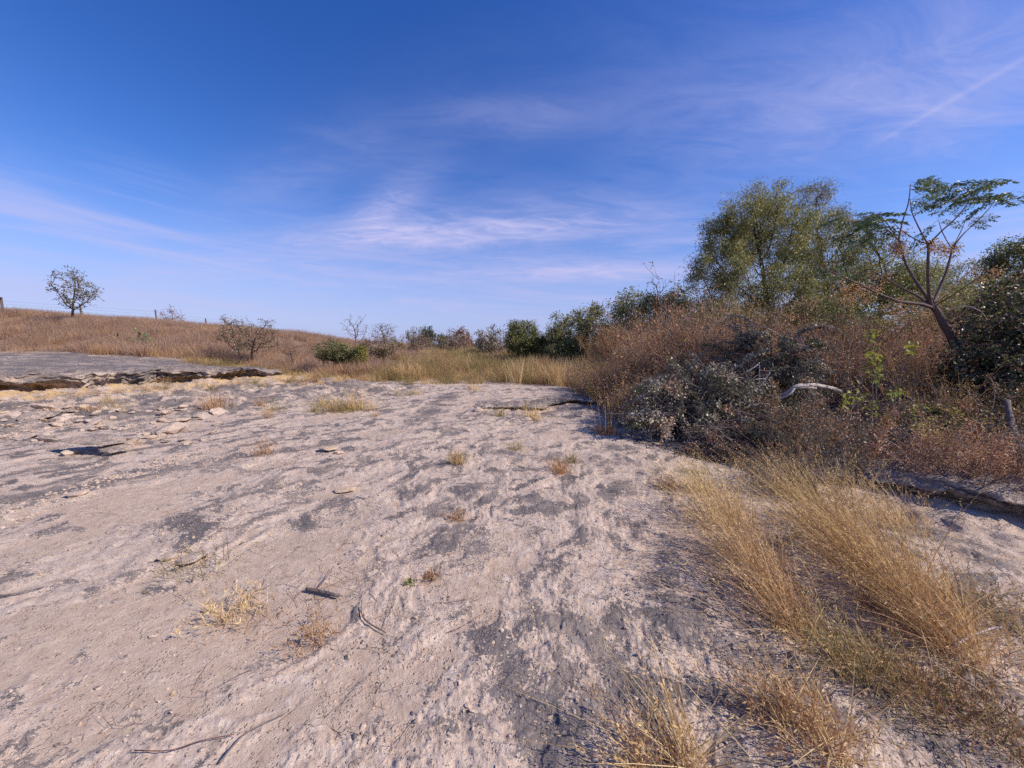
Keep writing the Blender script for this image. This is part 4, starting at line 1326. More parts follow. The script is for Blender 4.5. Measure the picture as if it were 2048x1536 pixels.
far = [('bare pale small tree far behind the meadow', 825, 672, 12, 16, 52, 'greyleaf', 400, 'twig'),
       ('small green leaved tree far behind the meadow', 853, 670, 17, 14, 50, 'dark', 1500, 'bark'),
       ('low dark bush far behind the meadow beside the small green tree', 882, 682, 14, 12, 46, 'dark', 1100, 'bark'),
       ('brown twiggy bush far behind the meadow', 920, 678, 24, 22, 38, 'brownleaf', 1500, 'twig'),
       ('grey twiggy bush before the round evergreen bush', 978, 692, 26, 24, 30, 'greyleaf', 1200, 'twig'),
       ('thin bare bush behind the grey twiggy bush', 985, 665, 14, 14, 40, 'greyleaf', 250, 'twig'),
       ('pale twiggy bush half hidden behind the brown twiggy bush', 895, 690, 16, 10, 44, 'greyleaf', 500, 'twig')]
for i, (lb, px, py, rx, ry, d, lm, nl, bm_) in enumerate(far):
    b = gbase(px, d)
    tree('distant_bush' if 'bush' in lb else 'distant_tree', lb, 'shrub' if 'bush' in lb else 'tree', b, [lobe(px, py, rx, ry, d), lobe(px + 5, py + ry * .5, rx * .8, ry * .6, d)], 170, .25, .25, nl, (.16, .07), [lm], bm_, .08, .012, 30 + i, .1, .16, b[2] + .3)
SCRUB = ('greyleaf', 'brownleaf', 'weedolive', 'dark')
for i in range(16):
    px = 735 + i * 23 + (i * 7) % 11; d = 34 + (i * 13) % 17; hh = 14 + (i * 5) % 9
    b = gbase(px, d)
    tree('low_scrub', 'low dull scrub bush in the broken row beyond the meadow', 'shrub', b, [lobe(px, 698 - hh * .55, 18, hh, d), lobe(px + 12, 702, 16, 10, d)], 90, .22, .22, 700, (.11, .05), [SCRUB[i % 4], SCRUB[(i * 3 + 1) % 4]], 'twig', .05, .010, 400 + i, .1, .14, b[2] + .15, None, 'scrub beyond the meadow')
# unbroken far tree line along the horizon
for i in range(30):
    az = -34 + i * 3.4
    d = 75 + 45 * ((i * 37) % 11) / 11
    x_ = math.tan(math.radians(az)) * d
    if abs(x_ / d) < 1.6 and x_ > -26:
        bb = np.array([x_, d, ground(x_, d)]); hh = 1.6 + 1.7 * ((i * 53) % 7) / 7
        if i < 12: hh *= .7
        tree('horizon_tree', 'small far off tree in the hazy line along the horizon', 'tree', bb, [(bb + np.array([0, 0, hh * .8]), (hh * .9, hh * .9, hh * .65)), (bb + np.array([hh * .5, 0, hh * .5]), (hh * .6, hh * .6, hh * .4))],
             60, .5, .5, 1100, (.36, .2), ['greyleaf', 'dark', 'brownleaf'] if i % 3 else ['dark', 'green'], 'bark', .12, .025, 60 + i, .1, .35, None, None, 'horizon tree line')
b = gbase(1048, 25)
tree('evergreen_bush', 'round olive evergreen bush with a sparse greyish top', 'shrub', b,
     [lobe(1055, 690, 40, 26, 25), lobe(1040, 664, 32, 22, 25.4), lobe(1075, 695, 22, 20, 24.6), lobe(1025, 685, 18, 20, 25.3)], 520, .2, .21, 13000, (.085, .04), ['green', 'olive', 'green'], 'bark', .08, .008, 101, .1, .12, b[2] + .2, fill=.6)
b = gbase(1150, 24)
tree('dark_oak_tree', 'dark shaded tree with thin outer twigs left of the olive one', 'tree', b,
     [lobe(1150, 660, 46, 34, 24), lobe(1185, 640, 30, 30, 24), lobe(1120, 668, 26, 28, 24), lobe(1165, 690, 46, 20, 24), lobe(1190, 622, 18, 14, 24), lobe(1130, 705, 50, 20, 24), lobe(1210, 690, 46, 40, 24)], 720, .22, .23, 17000, (.09, .042), ['green', 'greyleaf', 'willow', 'willow'], 'bark', .13, .008, 102, .1, .13, b[2] + .4, fill=.55)
b = gbase(1285, 22)
tree('olive_tree', 'bushy olive green tree before the tall willow', 'tree', b,
     [lobe(1290, 640, 62, 50, 22), lobe(1255, 615, 32, 34, 22), lobe(1330, 625, 46, 36, 22.5), lobe(1360, 605, 28, 30, 23), lobe(1245, 670, 40, 30, 21.6), lobe(1310, 680, 60, 26, 22), lobe(1220, 690, 40, 30, 22), lobe(1375, 650, 40, 50, 22.5), lobe(1385, 690, 60, 30, 21.5)], 1000, .24, .25, 30000, (.09, .04), ['green', 'willow', 'olive', 'willow'], 'bark', .16, .008, 103, .1, .14, b[2] + .5, fill=.55)
b = gbase(1318, 24)
tree('leafless_sapling', 'thin leafless branches poking above the bushy olive tree', 'tree', b, [lobe(1318, 585, 26, 26, 24), lobe(1305, 565, 14, 10, 24)], 120, .2, .2, 0, (.06, .03), ['brownleaf'], 'bark', .05, .007, 104, .1, .08, b[2] + 2.2, None, None, .75, .3)
b = gbase(1545, 19)
tree('willow_tree', 'tallest grey green willow with a dark upright trunk', 'tree', b,
     [lobe(1500, 440, 58, 62, 19), lobe(1545, 470, 70, 66, 19.6), lobe(1440, 530, 52, 46, 18.6), lobe(1410, 560, 34, 36, 18.6), lobe(1470, 600, 66, 40, 19), lobe(1560, 580, 62, 50, 18.4), lobe(1510, 400, 24, 30, 19), lobe(1600, 530, 50, 60, 19.6), lobe(1450, 470, 42, 46, 19.2), lobe(1450, 640, 60, 34, 18.4), lobe(1590, 640, 60, 36, 18.6)],
     1500, .30, .30, 56000, (.11, .022), ['willow', 'willow', 'willow', 'green'], 'bark', .20, .008, 105, .75, .17, b[2] + 2.6, np.array([-.3, 0]), None, .75, .1, clump=1.2, fill=.38)
b = gbase(1650, 22)
tree('willow_tree', 'slimmer willow with an airy top behind the tallest one', 'tree', b,
     [lobe(1625, 420, 32, 46, 22), lobe(1650, 480, 42, 56, 22), lobe(1640, 400, 20, 26, 22), lobe(1670, 560, 60, 50, 22), lobe(1610, 480, 26, 50, 22)], 720, .34, .34, 14000, (.11, .022), ['willow', 'greyleaf', 'willow'], 'bark', .15, .008, 106, .7, .2, b[2] + 2.5, None, None, .75, .1, clump=1.5, fill=.15)
b = gbase(1745, 18)
tree('willow_tree', 'loose spreading willow behind the leaning berry tree', 'tree', b,
     [lobe(1730, 520, 62, 50, 18), lobe(1790, 560, 62, 46, 18), lobe(1720, 600, 70, 40, 18), lobe(1850, 580, 52, 46, 18.5), lobe(1905, 570, 40, 40, 19), lobe(1700, 480, 40, 40, 18), lobe(1640, 620, 50, 34, 17.6)], 1000, .30, .30, 24000, (.10, .024), ['willow', 'green', 'willow'], 'bark', .16, .008, 107, .6, .18, b[2] + 1.5, None, None, .75, .05)
for i_, (lb_, x_, y_, d_, lm_) in enumerate((('shady olive bush under the tallest willow', 1440, 668, 17, ['green', 'willow', 'brownleaf']), ('dull brown green bush between the willow trunks', 1580, 668, 16.5, ['weedolive', 'green', 'brownleaf']),
        ('dim green bush behind the arching dead limb', 1660, 660, 16, ['green', 'dark', 'willow']), ('pale olive bush behind the berry tree fork', 1930, 630, 15.5, ['willow', 'olive', 'green']))):
    b = gbase(x_, d_)
    tree('understory_bush', lb_, 'shrub', b, [lobe(x_, y_ - 26, 66, 42, d_), lobe(x_ + 50, y_ - 8, 50, 36, d_ + .4), lobe(x_ - 45, y_ - 10, 50, 36, d_ - .3), lobe(x_, y_ + 30, 80, 24, d_)], 480, .2, .21, 9000, (.07, .03), lm_, 'bark', .05, .006, 190 + i_, .2, .13, b[2] + .2)
b = gbase(1860, 14.5)
tree('olive_understory_bush', 'broad olive green bush under the willows beside the leaning trunk', 'shrub', b,
     [lobe(1800, 660, 70, 32, 14.5), lobe(1900, 650, 60, 36, 14.5), lobe(1720, 670, 50, 26, 15), lobe(1850, 690, 80, 30, 14)], 600, .2, .21, 15000, (.07, .028), ['olive', 'green', 'willow', 'weedolive'], 'bark', .06, .006, 108, .2, .13, b[2] + .2)
b = gbase(2025, 19)
tree('dark_evergreen_tree', 'dark dense evergreen tree top at the picture edge', 'tree', b,
     [lobe(2015, 525, 42, 44, 19), lobe(2050, 540, 50, 60, 19), lobe(2035, 600, 60, 50, 19), lobe(2080, 560, 50, 70, 19.4)], 700, .26, .27, 15000, (.09, .04), ['dark', 'dark', 'green'], 'bark', .16, .008, 109, .1, .15, b[2] + 2)
b = gbase(2005, 6.6)
tree('dark_leafy_bush', 'large dark bush with glossy brown leaves at the picture edge', 'shrub', b,
     [lobe(1990, 640, 60, 60, 6.8), lobe(2030, 700, 70, 80, 6.4), lobe(1960, 740, 56, 60, 6.4), lobe(2030, 590, 40, 36, 7), lobe(2010, 820, 90, 60, 6.0), lobe(2110, 720, 90, 130, 6.4), lobe(1930, 800, 40, 40, 6.2)],
     1100, .11, .115, 24000, (.045, .026), ['dark', 'brownleaf', 'dark', 'green'], 'twig', .05, .004, 110, .1, .07, b[2] + .3)
b = gbase(1900, 5.6)
tree('olive_brown_bush', 'low olive brown bush beneath the large dark bush', 'shrub', b,
     [lobe(1880, 850, 70, 40, 5.6), lobe(1960, 890, 70, 40, 5.3), lobe(2050, 880, 60, 60, 5.3), lobe(1820, 880, 60, 36, 5.5)], 620, .10, .105, 14000, (.036, .02), ['weedolive', 'brownleaf', 'green', 'dark'], 'twig', .03, .003, 111, .1, .055, b[2] + .1)

# ------------------------------------------------------------------ vine covered mounds
def mound(name, label, px, d, lobes, n, lm, seed, leaf=(.05, .03), ntw=60, twl=.9):
    rng = np.random.default_rng(seed)
    b = gbase(px, d)
    root = empty(name, b, label, 'shrub')
    extra = []
    for (c_, r_) in lobes:
        for q in range(6):
            v_ = rng.normal(0, 1, 3); v_[2] = abs(v_[2]) * .9; v_ /= np.linalg.norm(v_)
            extra.append((np.array(c_) + v_ * np.array(r_) * rng.uniform(.75, 1.05), tuple(np.array(r_) * rng.uniform(.18, .42) * np.array([1, 1, rng.uniform(.6, 1.5)]))))
    lobes = [(c_, tuple(np.array(r_) * .88)) for c_, r_ in lobes] + extra
    cen = np.average([l[0] for l in lobes], axis=0)
    ns = max(n // 75, 40)
    S0 = blob_points(lobes, ns, rng, .62)
    Cs, Ds, Ms, tA, tB = [], [], [], [], []
    for p0 in S0:
        d_ = (p0 - cen) * np.array([1, 1, .7]); d_ = d_ / (np.linalg.norm(d_) + 1e-6) + rng.normal(0, .45, 3); d_[2] += .25; d_ /= np.linalg.norm(d_)
        L = rng.uniform(.25, .75); p_ = p0 - d_ * L * .55; mi_ = rng.integers(0, len(lm)); nl_ = int(75 * rng.uniform(.35, 1.6))
        for q in range(6):
            e = p_ + d_ * L / 6; tA.append(p_); tB.append(e)
            m_ = nl_ // 6
            Cs.append(p_ + (e - p_) * rng.uniform(0, 1, (m_, 1)) + rng.normal(0, .028, (m_, 3))); Ds.append(np.repeat(d_[None], m_, 0) + np.array([[0, 0, -.3]])); Ms += [mi_] * m_
            p_ = e; d_ = d_ + np.array([0, 0, -.16]) + rng.normal(0, .1, 3); d_ /= np.linalg.norm(d_)
    C = np.concatenate(Cs); Dv = np.concatenate(Ds); Ms = np.array(Ms); kp = C[:, 2] > b[2] - .02
    C, Dv, Ms = C[kp], Dv[kp], Ms[kp]
    LV, LF = leaves(C - b, leaf[0], leaf[1], rng, .1, Dv * .9)
    tag(link('vine_leaves', mesh_from('vine_leaves', LV, LF, [M[x] for x in lm], False, Ms), root), kind='stuff')
    V, Q = tubes(np.array(tA) - b, np.array(tB) - b, [.004] * len(tA), [.003] * len(tA), 3)
    tag(link('spray_stems', mesh_from('spray_stems', V, Q, M['twig']), root), kind='stuff')
    A, B, ra, rb = [], [], [], []
    S = blob_points(lobes, int(ntw * 1.6), rng, .8)
    for p0 in S:
        d_ = rng.normal(0, 1, 3) * np.array([1, 1, .55]); d_ /= np.linalg.norm(d_); p_ = p0; L = twl * rng.uniform(.3, 1); r0 = rng.uniform(.004, .011)
        for q in range(6):
            e = p_ + d_ * L / 6; A.append(p_ - b); B.append(e - b); ra.append(r0 * (1 - q / 7)); rb.append(r0 * (1 - (q + 1) / 7)); p_ = e
            d_ = d_ + rng.normal(0, .22, 3); d_ /= np.linalg.norm(d_)
    V, Q = tubes(A, B, ra, rb, 4)
    tag(link('twig_tangle', mesh_from('twig_tangle', V, Q, M['twig']), root), kind='stuff')
    A, B, ra, rb = [], [], [], []
    for q in range(14):
        tip_ = S[rng.integers(0, len(S))]; a = np.array([b[0] + rng.normal(0, .25), b[1] + rng.normal(0, .25), b[2] - .05])
        m_ = (a + tip_) / 2 + rng.normal(0, .12, 3); A += [a - b, m_ - b]; B += [m_ - b, tip_ - b]; ra += [.02, .014]; rb += [.014, .006]
    V, Q = tubes(A, B, ra, rb, 5)
    tag(link('stem_cluster', mesh_from('stem_cluster', V, Q, M['bark']), root), kind='stuff')
    return root


mound('vine_mound', 'tall rounded mound of silvery grey vine leaves in the brush', 1550, 7.6,
      [lobe(1545, 712, 74, 62, 7.5), lobe(1595, 745, 44, 56, 7.3), lobe(1500, 735, 52, 56, 7.4), lobe(1560, 790, 80, 50, 7.0), lobe(1460, 725, 40, 40, 7.5)], 19000, ['silver', 'brownleaf', 'dark', 'dark', 'silver'], 401, (.05, .03), 140)
mound('vine_mound', 'spreading mound of silvery vine leaves overhanging the rock edge', 1375, 6.9,
      [lobe(1410, 770, 84, 50, 6.9), lobe(1340, 795, 60, 54, 6.6), lobe(1450, 805, 80, 56, 6.5), lobe(1295, 825, 40, 46, 6.5), lobe(1380, 845, 80, 38, 6.2), lobe(1470, 850, 60, 36, 6.0)], 25000, ['silver', 'brownleaf', 'dark', 'silver', 'dark', 'greyleaf'], 402, (.05, .03), 200)
mound('bramble_mound', 'low brown bramble between the silvery mounds and the tall grass', 1560, 5.9,
      [lobe(1530, 850, 70, 40, 5.9), lobe(1620, 860, 70, 40, 5.8), lobe(1480, 890, 50, 34, 5.6), lobe(1580, 910, 80, 30, 5.3)], 12000, ['brownleaf', 'weed', 'weedolive', 'dark'], 403, (.04, .018), 150, .8)
mound('bramble_mound', 'dark bramble in deep shade behind the golden grass', 1720, 5.3,
      [lobe(1700, 880, 80, 40, 5.3), lobe(1780, 900, 70, 44, 5.1), lobe(1650, 930, 60, 30, 5.0), lobe(1850, 930, 70, 36, 4.9)], 12000, ['dark', 'brownleaf', 'greyleaf', 'dark'], 404, (.04, .02), 120, .8)
mound('straw_weed_mound', 'rusty weed mound beside the first grass tip', 1420, 5.4,
      [lobe(1440, 900, 44, 40, 5.4), lobe(1500, 930, 50, 36, 5.1), lobe(1400, 905, 26, 26, 5.4)], 5000, ['weed', 'redstraw', 'brownleaf'], 405, (.035, .014), 140, .6)

# ------------------------------------------------------------------ dead wood in the brush
def limb(name, label, pts, r, mt, k=8):
    W = [at(*q) for q in pts]; base = W[0]
    V, Fs = poly_tube([w_ - base for w_ in W], r, k, 5, 5, .12)
    return tag(link(name, mesh_from(name, V, Fs, M[mt], True), None, base), label, 'branch')


limb('bleached_log', 'bleached grey driftwood log curving out of the brush', [(1540, 792, 6.6), (1565, 790, 6.4), (1590, 774, 6.3), (1612, 771, 6.35), (1640, 772, 6.5), (1680, 782, 6.9)], [.018, .03, .034, .038, .04, .04], 'paletwig')
limb('bleached_log', 'thinner bleached prong beside the driftwood log', [(1556, 800, 6.3), (1580, 788, 6.25), (1592, 776, 6.3), (1632, 776, 6.35)], [.012, .02, .018, .02], 'paletwig')
limb('pale_dead_stick', 'pale stick slanting up across the silvery mound', [(1480, 752, 6.9), (1500, 740, 6.9), (1516, 729, 6.9)], [.014, .013, .011], 'paletwig', 6)
limb('pale_dead_stick', 'pale upright stick in front of the tall silvery mound', [(1517, 772, 6.7), (1519, 745, 6.7), (1518, 725, 6.8)], [.012, .011, .009], 'paletwig', 6)
limb('pale_dead_stick', 'pale stick crossing the upright one', [(1518, 776, 6.65), (1530, 758, 6.65), (1540, 745, 6.65)], [.009, .013, .009], 'paletwig', 6)
limb('pale_dead_stick', 'thin horizontal pale stick among the crossed sticks', [(1506, 759, 6.6), (1520, 758, 6.6), (1532, 757, 6.65)], [.007, .008, .006], 'paletwig', 6)
limb('arching_dead_limb', 'dark arching dead limb above the brown brush', [(1592, 672, 11), (1610, 658, 11), (1635, 652, 11.1), (1655, 655, 11.2), (1680, 668, 11.4), (1700, 700, 11.6)], [.03, .06, .08, .09, .10, .11], 'bark')
limb('pale_dead_stick', 'long pale branch lying along the top of the low rock bank', [(1860, 948, 4.4), (1920, 945, 4.3), (1985, 952, 4.2), (2046, 946, 4.2)], [.008, .011, .012, .012], 'paletwig', 6)
limb('pale_dead_stick', 'pale leaning trunk piece at the picture edge below the dark bush', [(2052, 930, 4.6), (2036, 885, 4.8), (2022, 850, 5.0), (2016, 800, 5.2)], [.05, .045, .04, .03], 'twig')
limb('arching_cane', 'thin pale cane arching over the silvery mound', [(1480, 650, 7.4), (1530, 655, 7.3), (1570, 680, 7.2), (1582, 720, 7.2)], [.006, .007, .006, .005], 'paletwig', 5)
limb('arching_cane', 'thin cane arching in front of the dark bush', [(1895, 620, 6.6), (1930, 612, 6.5), (1960, 622, 6.4), (1975, 640, 6.4)], [.005, .006, .005, .004], 'paletwig', 5)
limb('arching_cane', 'bare twig reaching up out of the brown brush', [(1700, 690, 8), (1725, 684, 8), (1750, 705, 7.9)], [.005, .006, .004], 'paletwig', 5)

# ------------------------------------------------------------------ bright saplings in the brush (each leaf its own piece)
def leaf_mesh(L=.09, W=.05, mt='yellowgreen'):
    t = np.array([0, .18, .42, .7, 1.0]); wv = np.array([.02, .75, 1.0, .62, .0]) * W * .5
    V = []
    for a, b_ in zip(t, wv):
        V += [(a * L, -b_, b_ * .35), (a * L, 0, -.06 * a * a * L), (a * L, b_, b_ * .35)]
    Q = []
    for i in range(4):
        Q += [(3 * i, 3 * i + 1, 3 * i + 4, 3 * i + 3), (3 * i + 1, 3 * i + 2, 3 * i + 5, 3 * i + 4)]
    return mesh_from('leaf', np.array(V), np.array(Q), M[mt])


LEAF_Y = leaf_mesh(.10, .055); LEAF_G = leaf_mesh(.10, .05, 'green')


def sapling(label, stem, d, spots, n, seed, me, sz=1.0):
    rng = np.random.default_rng(seed)
    W = [at(x_, y_, d) for x_, y_ in stem]; base = W[0]
    g = ground(base[0], base[1]); W = [np.array([base[0] + .05, base[1], g])] + W; base = W[0].copy()
    root = empty('leafy_sapling', base, label, 'sapling')
    V, Fs = poly_tube([w_ - base for w_ in W], np.linspace(.009, .003, len(W)), 6, 4)
    link('stem', mesh_from('stem', V, Fs, M['twig'], True), root)
    for i in range(n):
        sx_, sy_, rr_ = spots[rng.integers(0, len(spots))]
        p_ = at(sx_ + rng.normal(0, rr_ * .55), sy_ + rng.normal(0, rr_ * .55), d + rng.normal(0, .12))
        o = link('leaf', me, root, p_ - base)
        o.rotation_euler = (rng.normal(0, .7), rng.normal(.5, .6), rng.uniform(0, 6.28)); s_ = sz * rng.uniform(.4, .95); o.scale = (s_, s_, s_)


sapling('bright yellow green sapling standing up out of the brown brush', [(1752, 780), (1750, 730), (1748, 690), (1744, 655)], 5.5, [(1746, 665, 12), (1752, 685, 16), (1748, 705, 14), (1755, 715, 10), (1742, 720, 9)], 70, 501, LEAF_Y)
sapling('smaller yellow green sapling beside the bright upright one', [(1800, 760), (1812, 720), (1818, 690)], 5.5, [(1815, 692, 14), (1825, 690, 10), (1820, 705, 8)], 32, 502, LEAF_Y)
sapling('dark green leafy sapling below the bright upright one', [(1745, 800), (1745, 760), (1750, 745)], 5.3, [(1740, 748, 18), (1755, 752, 14)], 46, 503, LEAF_G)
sapling('green sapling with light leaves above the dark bramble', [(1720, 850), (1715, 815), (1712, 785)], 4.9, [(1700, 785, 20), (1725, 795, 22), (1745, 815, 16), (1690, 800, 14)], 80, 504, LEAF_Y, .8)
sapling('yellow green sapling beneath the dark bush', [(1855, 900), (1850, 860), (1845, 830)], 4.6, [(1830, 815, 13), (1850, 840, 16), (1865, 860, 14), (1880, 868, 8), (1845, 860, 10)], 78, 505, LEAF_Y, .8)
sapling('low light green sapling next to the green one in the bramble', [(1790, 850), (1785, 810), (1785, 785)], 4.9, [(1785, 785, 16), (1800, 790, 14)], 40, 506, LEAF_Y, .8)

# ------------------------------------------------------------------ prickly pear on the slope
def prickly_pear():
    rng = np.random.default_rng(600)
    g = hit(282, 694)
    d = g[1]
    root = empty('prickly_pear', g, 'prickly pear cactus with dark green pads on the dry slope', 'cactus')
    th = np.linspace(0, 2 * math.pi, 13)[:-1]
    V = []
    for s_, y_ in ((.55, -.028), (1.0, -.010), (1.0, .010), (.55, .028)):
        V += [(math.cos(a) * .13 * s_ * (1 - .18 * (math.sin(a) < 0) * abs(math.sin(a))), y_, .18 + math.sin(a) * .18 * s_) for a in th]
    Q = []
    for k_ in range(3):
        for j in range(12):
            Q.append((k_ * 12 + j, k_ * 12 + (j + 1) % 12, k_ * 12 + 12 + (j + 1) % 12, k_ * 12 + 12 + j))
    me = mesh_from('pad', np.array(V), [np.array(Q), np.array([list(reversed(range(12)))]), np.array([list(range(36, 48))])], M['cactus'], True)
    for i in range(44):
        px = rng.normal(282, 17); py = 692 - abs(rng.normal(0, 10)) + (px - 282) * .18
        p_ = at(px, py, d + rng.normal(0, .35)); p_[2] = max(p_[2], ground(p_[0], p_[1]) + .02 + .25 * (rng.uniform() < .5))
        o = link('pad', me, root, p_ - g); o.rotation_euler = (rng.normal(0, .4), rng.normal(0, .5), rng.uniform(0, 3.14)); s_ = rng.uniform(.5, .85); o.scale = (s_, s_, s_)


prickly_pear()

# ------------------------------------------------------------------ the leaning chinaberry
def chinaberry():
    dp = 7.0
    def W(px, py, dd=0.0):
        return at(px, py, dp + dd)
    fork = W(1866, 612)
    gx_, gy_ = W(1985, 800)[0], dp - .1
    base = np.array([gx_ + .25, gy_, ground(gx_ + .25, gy_)])
    root = empty('chinaberry_tree', base, 'leaning bare stemmed tree with flat leaf sprays and orange berry clusters', 'tree')
    def br(nm, pts, r, mt='chinabark', parent=root, k=8):
        V, Fs = poly_tube([np.array(p_) - base for p_ in pts], r, k, 5, 7, .05)
        return link(nm, mesh_from(nm, V, Fs, M[mt], True), parent)
    br('trunk', [base - np.array([0, 0, .1]), W(1960, 775), W(1925, 715), W(1895, 660), W(1875, 625), fork], [.10, .085, .072, .062, .054, .05], 'chinabark', root, 12)
    B = [
        ([(1866, 614, 0), (1850, 590, .05), (1830, 560, .1), (1812, 528, .2), (1797, 478, .3)], [.05, .042, .036, .03, .022]),
        ([(1797, 480, .3), (1806, 440, .35), (1817, 405, .4), (1821, 368, .4)], [.02, .016, .013, .008]),
        ([(1797, 480, .3), (1778, 462, .2), (1758, 450, .1), (1735, 438, 0)], [.018, .014, .011, .007]),
        ([(1790, 470, .3), (1775, 448, .5), (1762, 430, .6)], [.012, .010, .006]),
        ([(1862, 610, 0), (1857, 580, -.1), (1856, 535, -.2), (1857, 490, -.3)], [.045, .038, .034, .026]),
        ([(1857, 490, -.3), (1840, 460, -.3), (1824, 425, -.2), (1820, 398, -.2)], [.018, .014, .011, .006]),
        ([(1857, 490, -.3), (1880, 465, -.4), (1910, 438, -.5), (1932, 412, -.5), (1948, 382, -.5)], [.02, .017, .014, .011, .007]),
        ([(1855, 488, -.3), (1830, 478, -.5), (1800, 458, -.7), (1782, 440, -.8)], [.014, .011, .009, .005]),
        ([(1866, 610, 0), (1878, 580, .2), (1894, 540, .3), (1905, 496, .4)], [.045, .037, .031, .024]),
        ([(1905, 496, .4), (1925, 470, .4), (1950, 446, .5), (1976, 420, .5), (1997, 392, .6)], [.02, .016, .014, .011, .007]),
        ([(1900, 492, .4), (1885, 465, .3), (1877, 440, .3)], [.012, .010, .006]),
        ([(1908, 490, .4), (1922, 462, .6), (1931, 440, .7)], [.012, .010, .006]),
        ([(1866, 616, 0), (1840, 608, -.2), (1800, 603, -.4), (1763, 590, -.5), (1713, 566, -.7), (1672, 548, -.8), (1629, 528, -.9)], [.05, .042, .034, .028, .022, .014, .007]),
        ([(1856, 608, 0), (1835, 592, .2), (1800, 574, .4), (1763, 552, .6), (1736, 538, .7)], [.032, .027, .022, .017, .010]),
        ([(1870, 606, 0), (1900, 578, .3), (1930, 552, .5), (1951, 532, .6)], [.022, .017, .013, .007]),
        ([(1870, 612, 0), (1905, 590, -.3), (1950, 560, -.5), (1995, 530, -.6)], [.018, .014, .011, .006]),
    ]
    tops = []
    for pts, r in B:
        br('branch', [W(*q) for q in pts], [.68 * v_ for v_ in r], 'chinabark' if r[0] > .03 else 'redtwig')
    # bipinnate leaf spray: rachis, side stalks and toothless leaflets
    def frond_mesh(seed):
        rng = np.random.default_rng(seed); L = .55
        A, Bp, ra, rb = [], [], [], []; C = []; Dd = []
        for q in range(8):
            x0, x1 = L * q / 8, L * (q + 1) / 8; z0, z1 = -.22 * x0 * x0 / L, -.22 * x1 * x1 / L
            A.append((x0, 0, z0)); Bp.append((x1, 0, z1)); ra.append(.004 - .0003 * q); rb.append(.004 - .0003 * (q + 1))
            if q >= 1:
                for s_ in (-1, 1):
                    pl = .20 * (1 - abs(q - 3) * .12) * rng.uniform(.85, 1.1); dr = np.array([.45, s_ * .85, -.12 + rng.normal(0, .1)]); dr /= np.linalg.norm(dr)
                    o_ = np.array([x1, 0, z1]); A.append(o_); Bp.append(o_ + dr * pl); ra.append(.0022); rb.append(.001)
                    for u in np.linspace(.25, 1.0, 5):
                        for s2 in (-1, 1):
                            pd = np.array([dr[0] * .5 - s2 * dr[1] * .75, dr[1] * .5 + s2 * dr[0] * .75, -.25 + rng.normal(0, .15)])
                            C.append(o_ + dr * pl * u); Dd.append(pd)
        V, Q = tubes(A, Bp, ra, rb, 3)
        C = np.array(C); Dd = np.array(Dd); n = len(C)
        Dd = Dd / np.linalg.norm(Dd, axis=1, keepdims=True)
        LV, LF = leaves(C, .072, .027, rng, .05, Dd * 2.2, .12)
        mi = np.concatenate([np.zeros(len(Q)), np.ones(len(LF))])
        return mesh_from('leaf_spray', np.concatenate([V, LV]), [Q, LF + len(V)], [M['redtwig'], M['chinaleaf']], False, mi)
    FM = [frond_mesh(700 + i) for i in range(5)]
    rng = np.random.default_rng(701)
    tips = [((1821, 368), .4, 8, 22), ((1820, 398), -.2, 4, 12), ((1735, 438), 0, 13, 40), ((1705, 440), 0, 9, 34), ((1762, 430), .6, 8, 22), ((1782, 440), -.8, 3, 12),
            ((1948, 382), -.5, 11, 30), ((1997, 392), .6, 8, 24), ((1877, 440), .3, 4, 10), ((1931, 440), .7, 4, 12), ((1915, 400), -.4, 6, 22), ((1985, 360), .2, 7, 22), ((2030, 380), .6, 3, 10), ((1880, 395), -.4, 3, 14), ((1690, 470), .1, 6, 20), ((1629, 530), -.9, 2, 5), ((1736, 540), .7, 2, 6)]
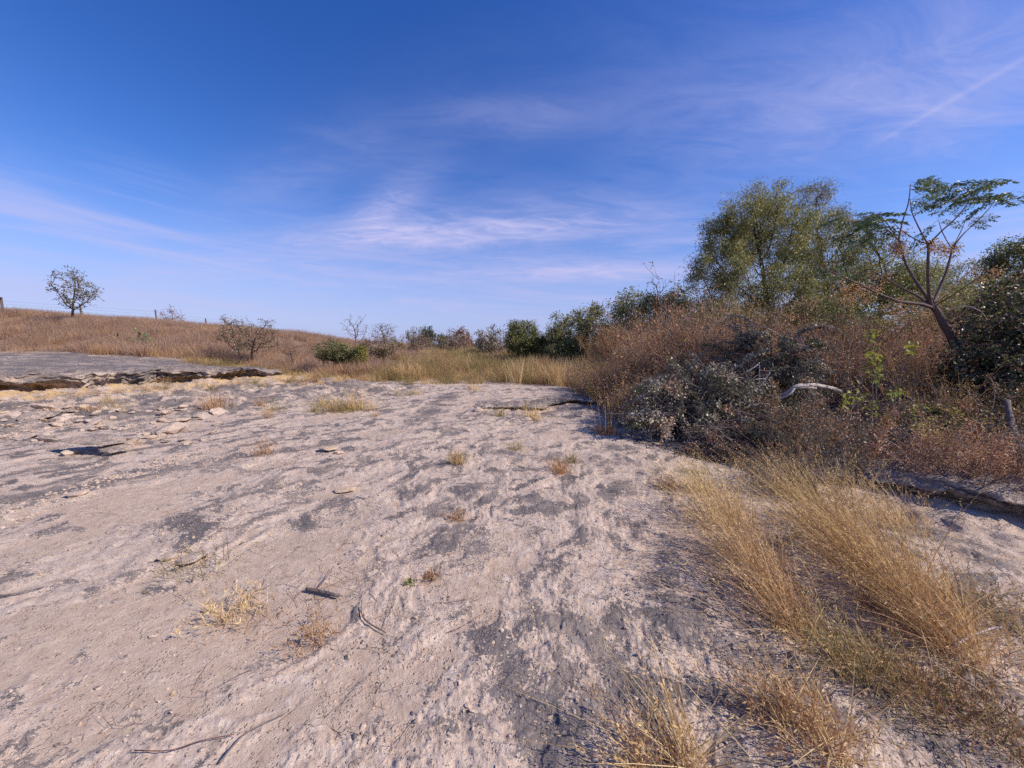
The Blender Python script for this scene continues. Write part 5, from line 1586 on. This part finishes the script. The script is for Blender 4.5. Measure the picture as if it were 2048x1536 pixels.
    for (x_, y_), dd, n, sp_ in tips:
        for q in range(int(n * .5 + .5)):
            az = rng.uniform(0, 6.283)
            p_ = W(x_ + rng.normal(0, sp_ * .35), y_ + rng.normal(0, sp_ * .22), dd + rng.normal(0, .12))
            o = link('leaf_spray', FM[rng.integers(0, 5)], root, p_ - base)
            o.rotation_euler = (rng.normal(0, .35), rng.normal(.16, .32), az); s_ = rng.uniform(.5, 1.0); o.scale = (s_, s_, s_)
    # berry clusters
    import bmesh
    bm = bmesh.new(); bmesh.ops.create_icosphere(bm, subdivisions=1, radius=.013); bv = np.array([v.co[:] for v in bm.verts]); bf = np.array([[v.index for v in f.verts] for f in bm.faces]); bm.free()
    def cluster(seed):
        r_ = np.random.default_rng(seed); n = 26
        E = r_.normal(0, 1, (n, 3)); E /= np.linalg.norm(E, axis=1, keepdims=True); E = E * r_.uniform(.04, .17, n)[:, None]; E[:, 2] -= .05
        V, Q = tubes(np.zeros((n, 3)), E, [.0018] * n, [.0014] * n, 3)
        BV = (E[:, None] + bv[None]).reshape(-1, 3); BF = (bf[None] + (np.arange(n) * len(bv))[:, None, None]).reshape(-1, 3) + len(V)
        mi = np.concatenate([np.zeros(len(Q)), np.ones(len(BF))])
        return mesh_from('berry_cluster', np.concatenate([V, BV]), [Q, BF], [M['redtwig'], M['berry']], False, mi)
    CM = [cluster(720 + i) for i in range(4)]
    for (x_, y_, dd, n, sx_, sy_) in ((1800, 488, .3, 12, 18, 14), (1857, 490, -.3, 5, 12, 10), (1885, 492, 0, 4, 10, 12), (1905, 492, .4, 6, 14, 10), (1697, 578, -.7, 11, 14, 14), (1763, 560, .6, 6, 18, 12), (1797, 608, -.4, 5, 16, 8), (1955, 550, .6, 4, 12, 10), (1990, 545, -.5, 3, 10, 8), (1735, 580, -.6, 4, 12, 10)):
        for q in range(n):
            p_ = W(x_ + rng.normal(0, sx_ * .7), y_ + rng.normal(0, sy_ * .7), dd + rng.normal(0, .08))
            o = link('berry_cluster', CM[rng.integers(0, 4)], root, p_ - base); o.rotation_euler = (0, 0, rng.uniform(0, 6.28)); s_ = rng.uniform(.6, 1.05); o.scale = (s_, s_, s_)


chinaberry()
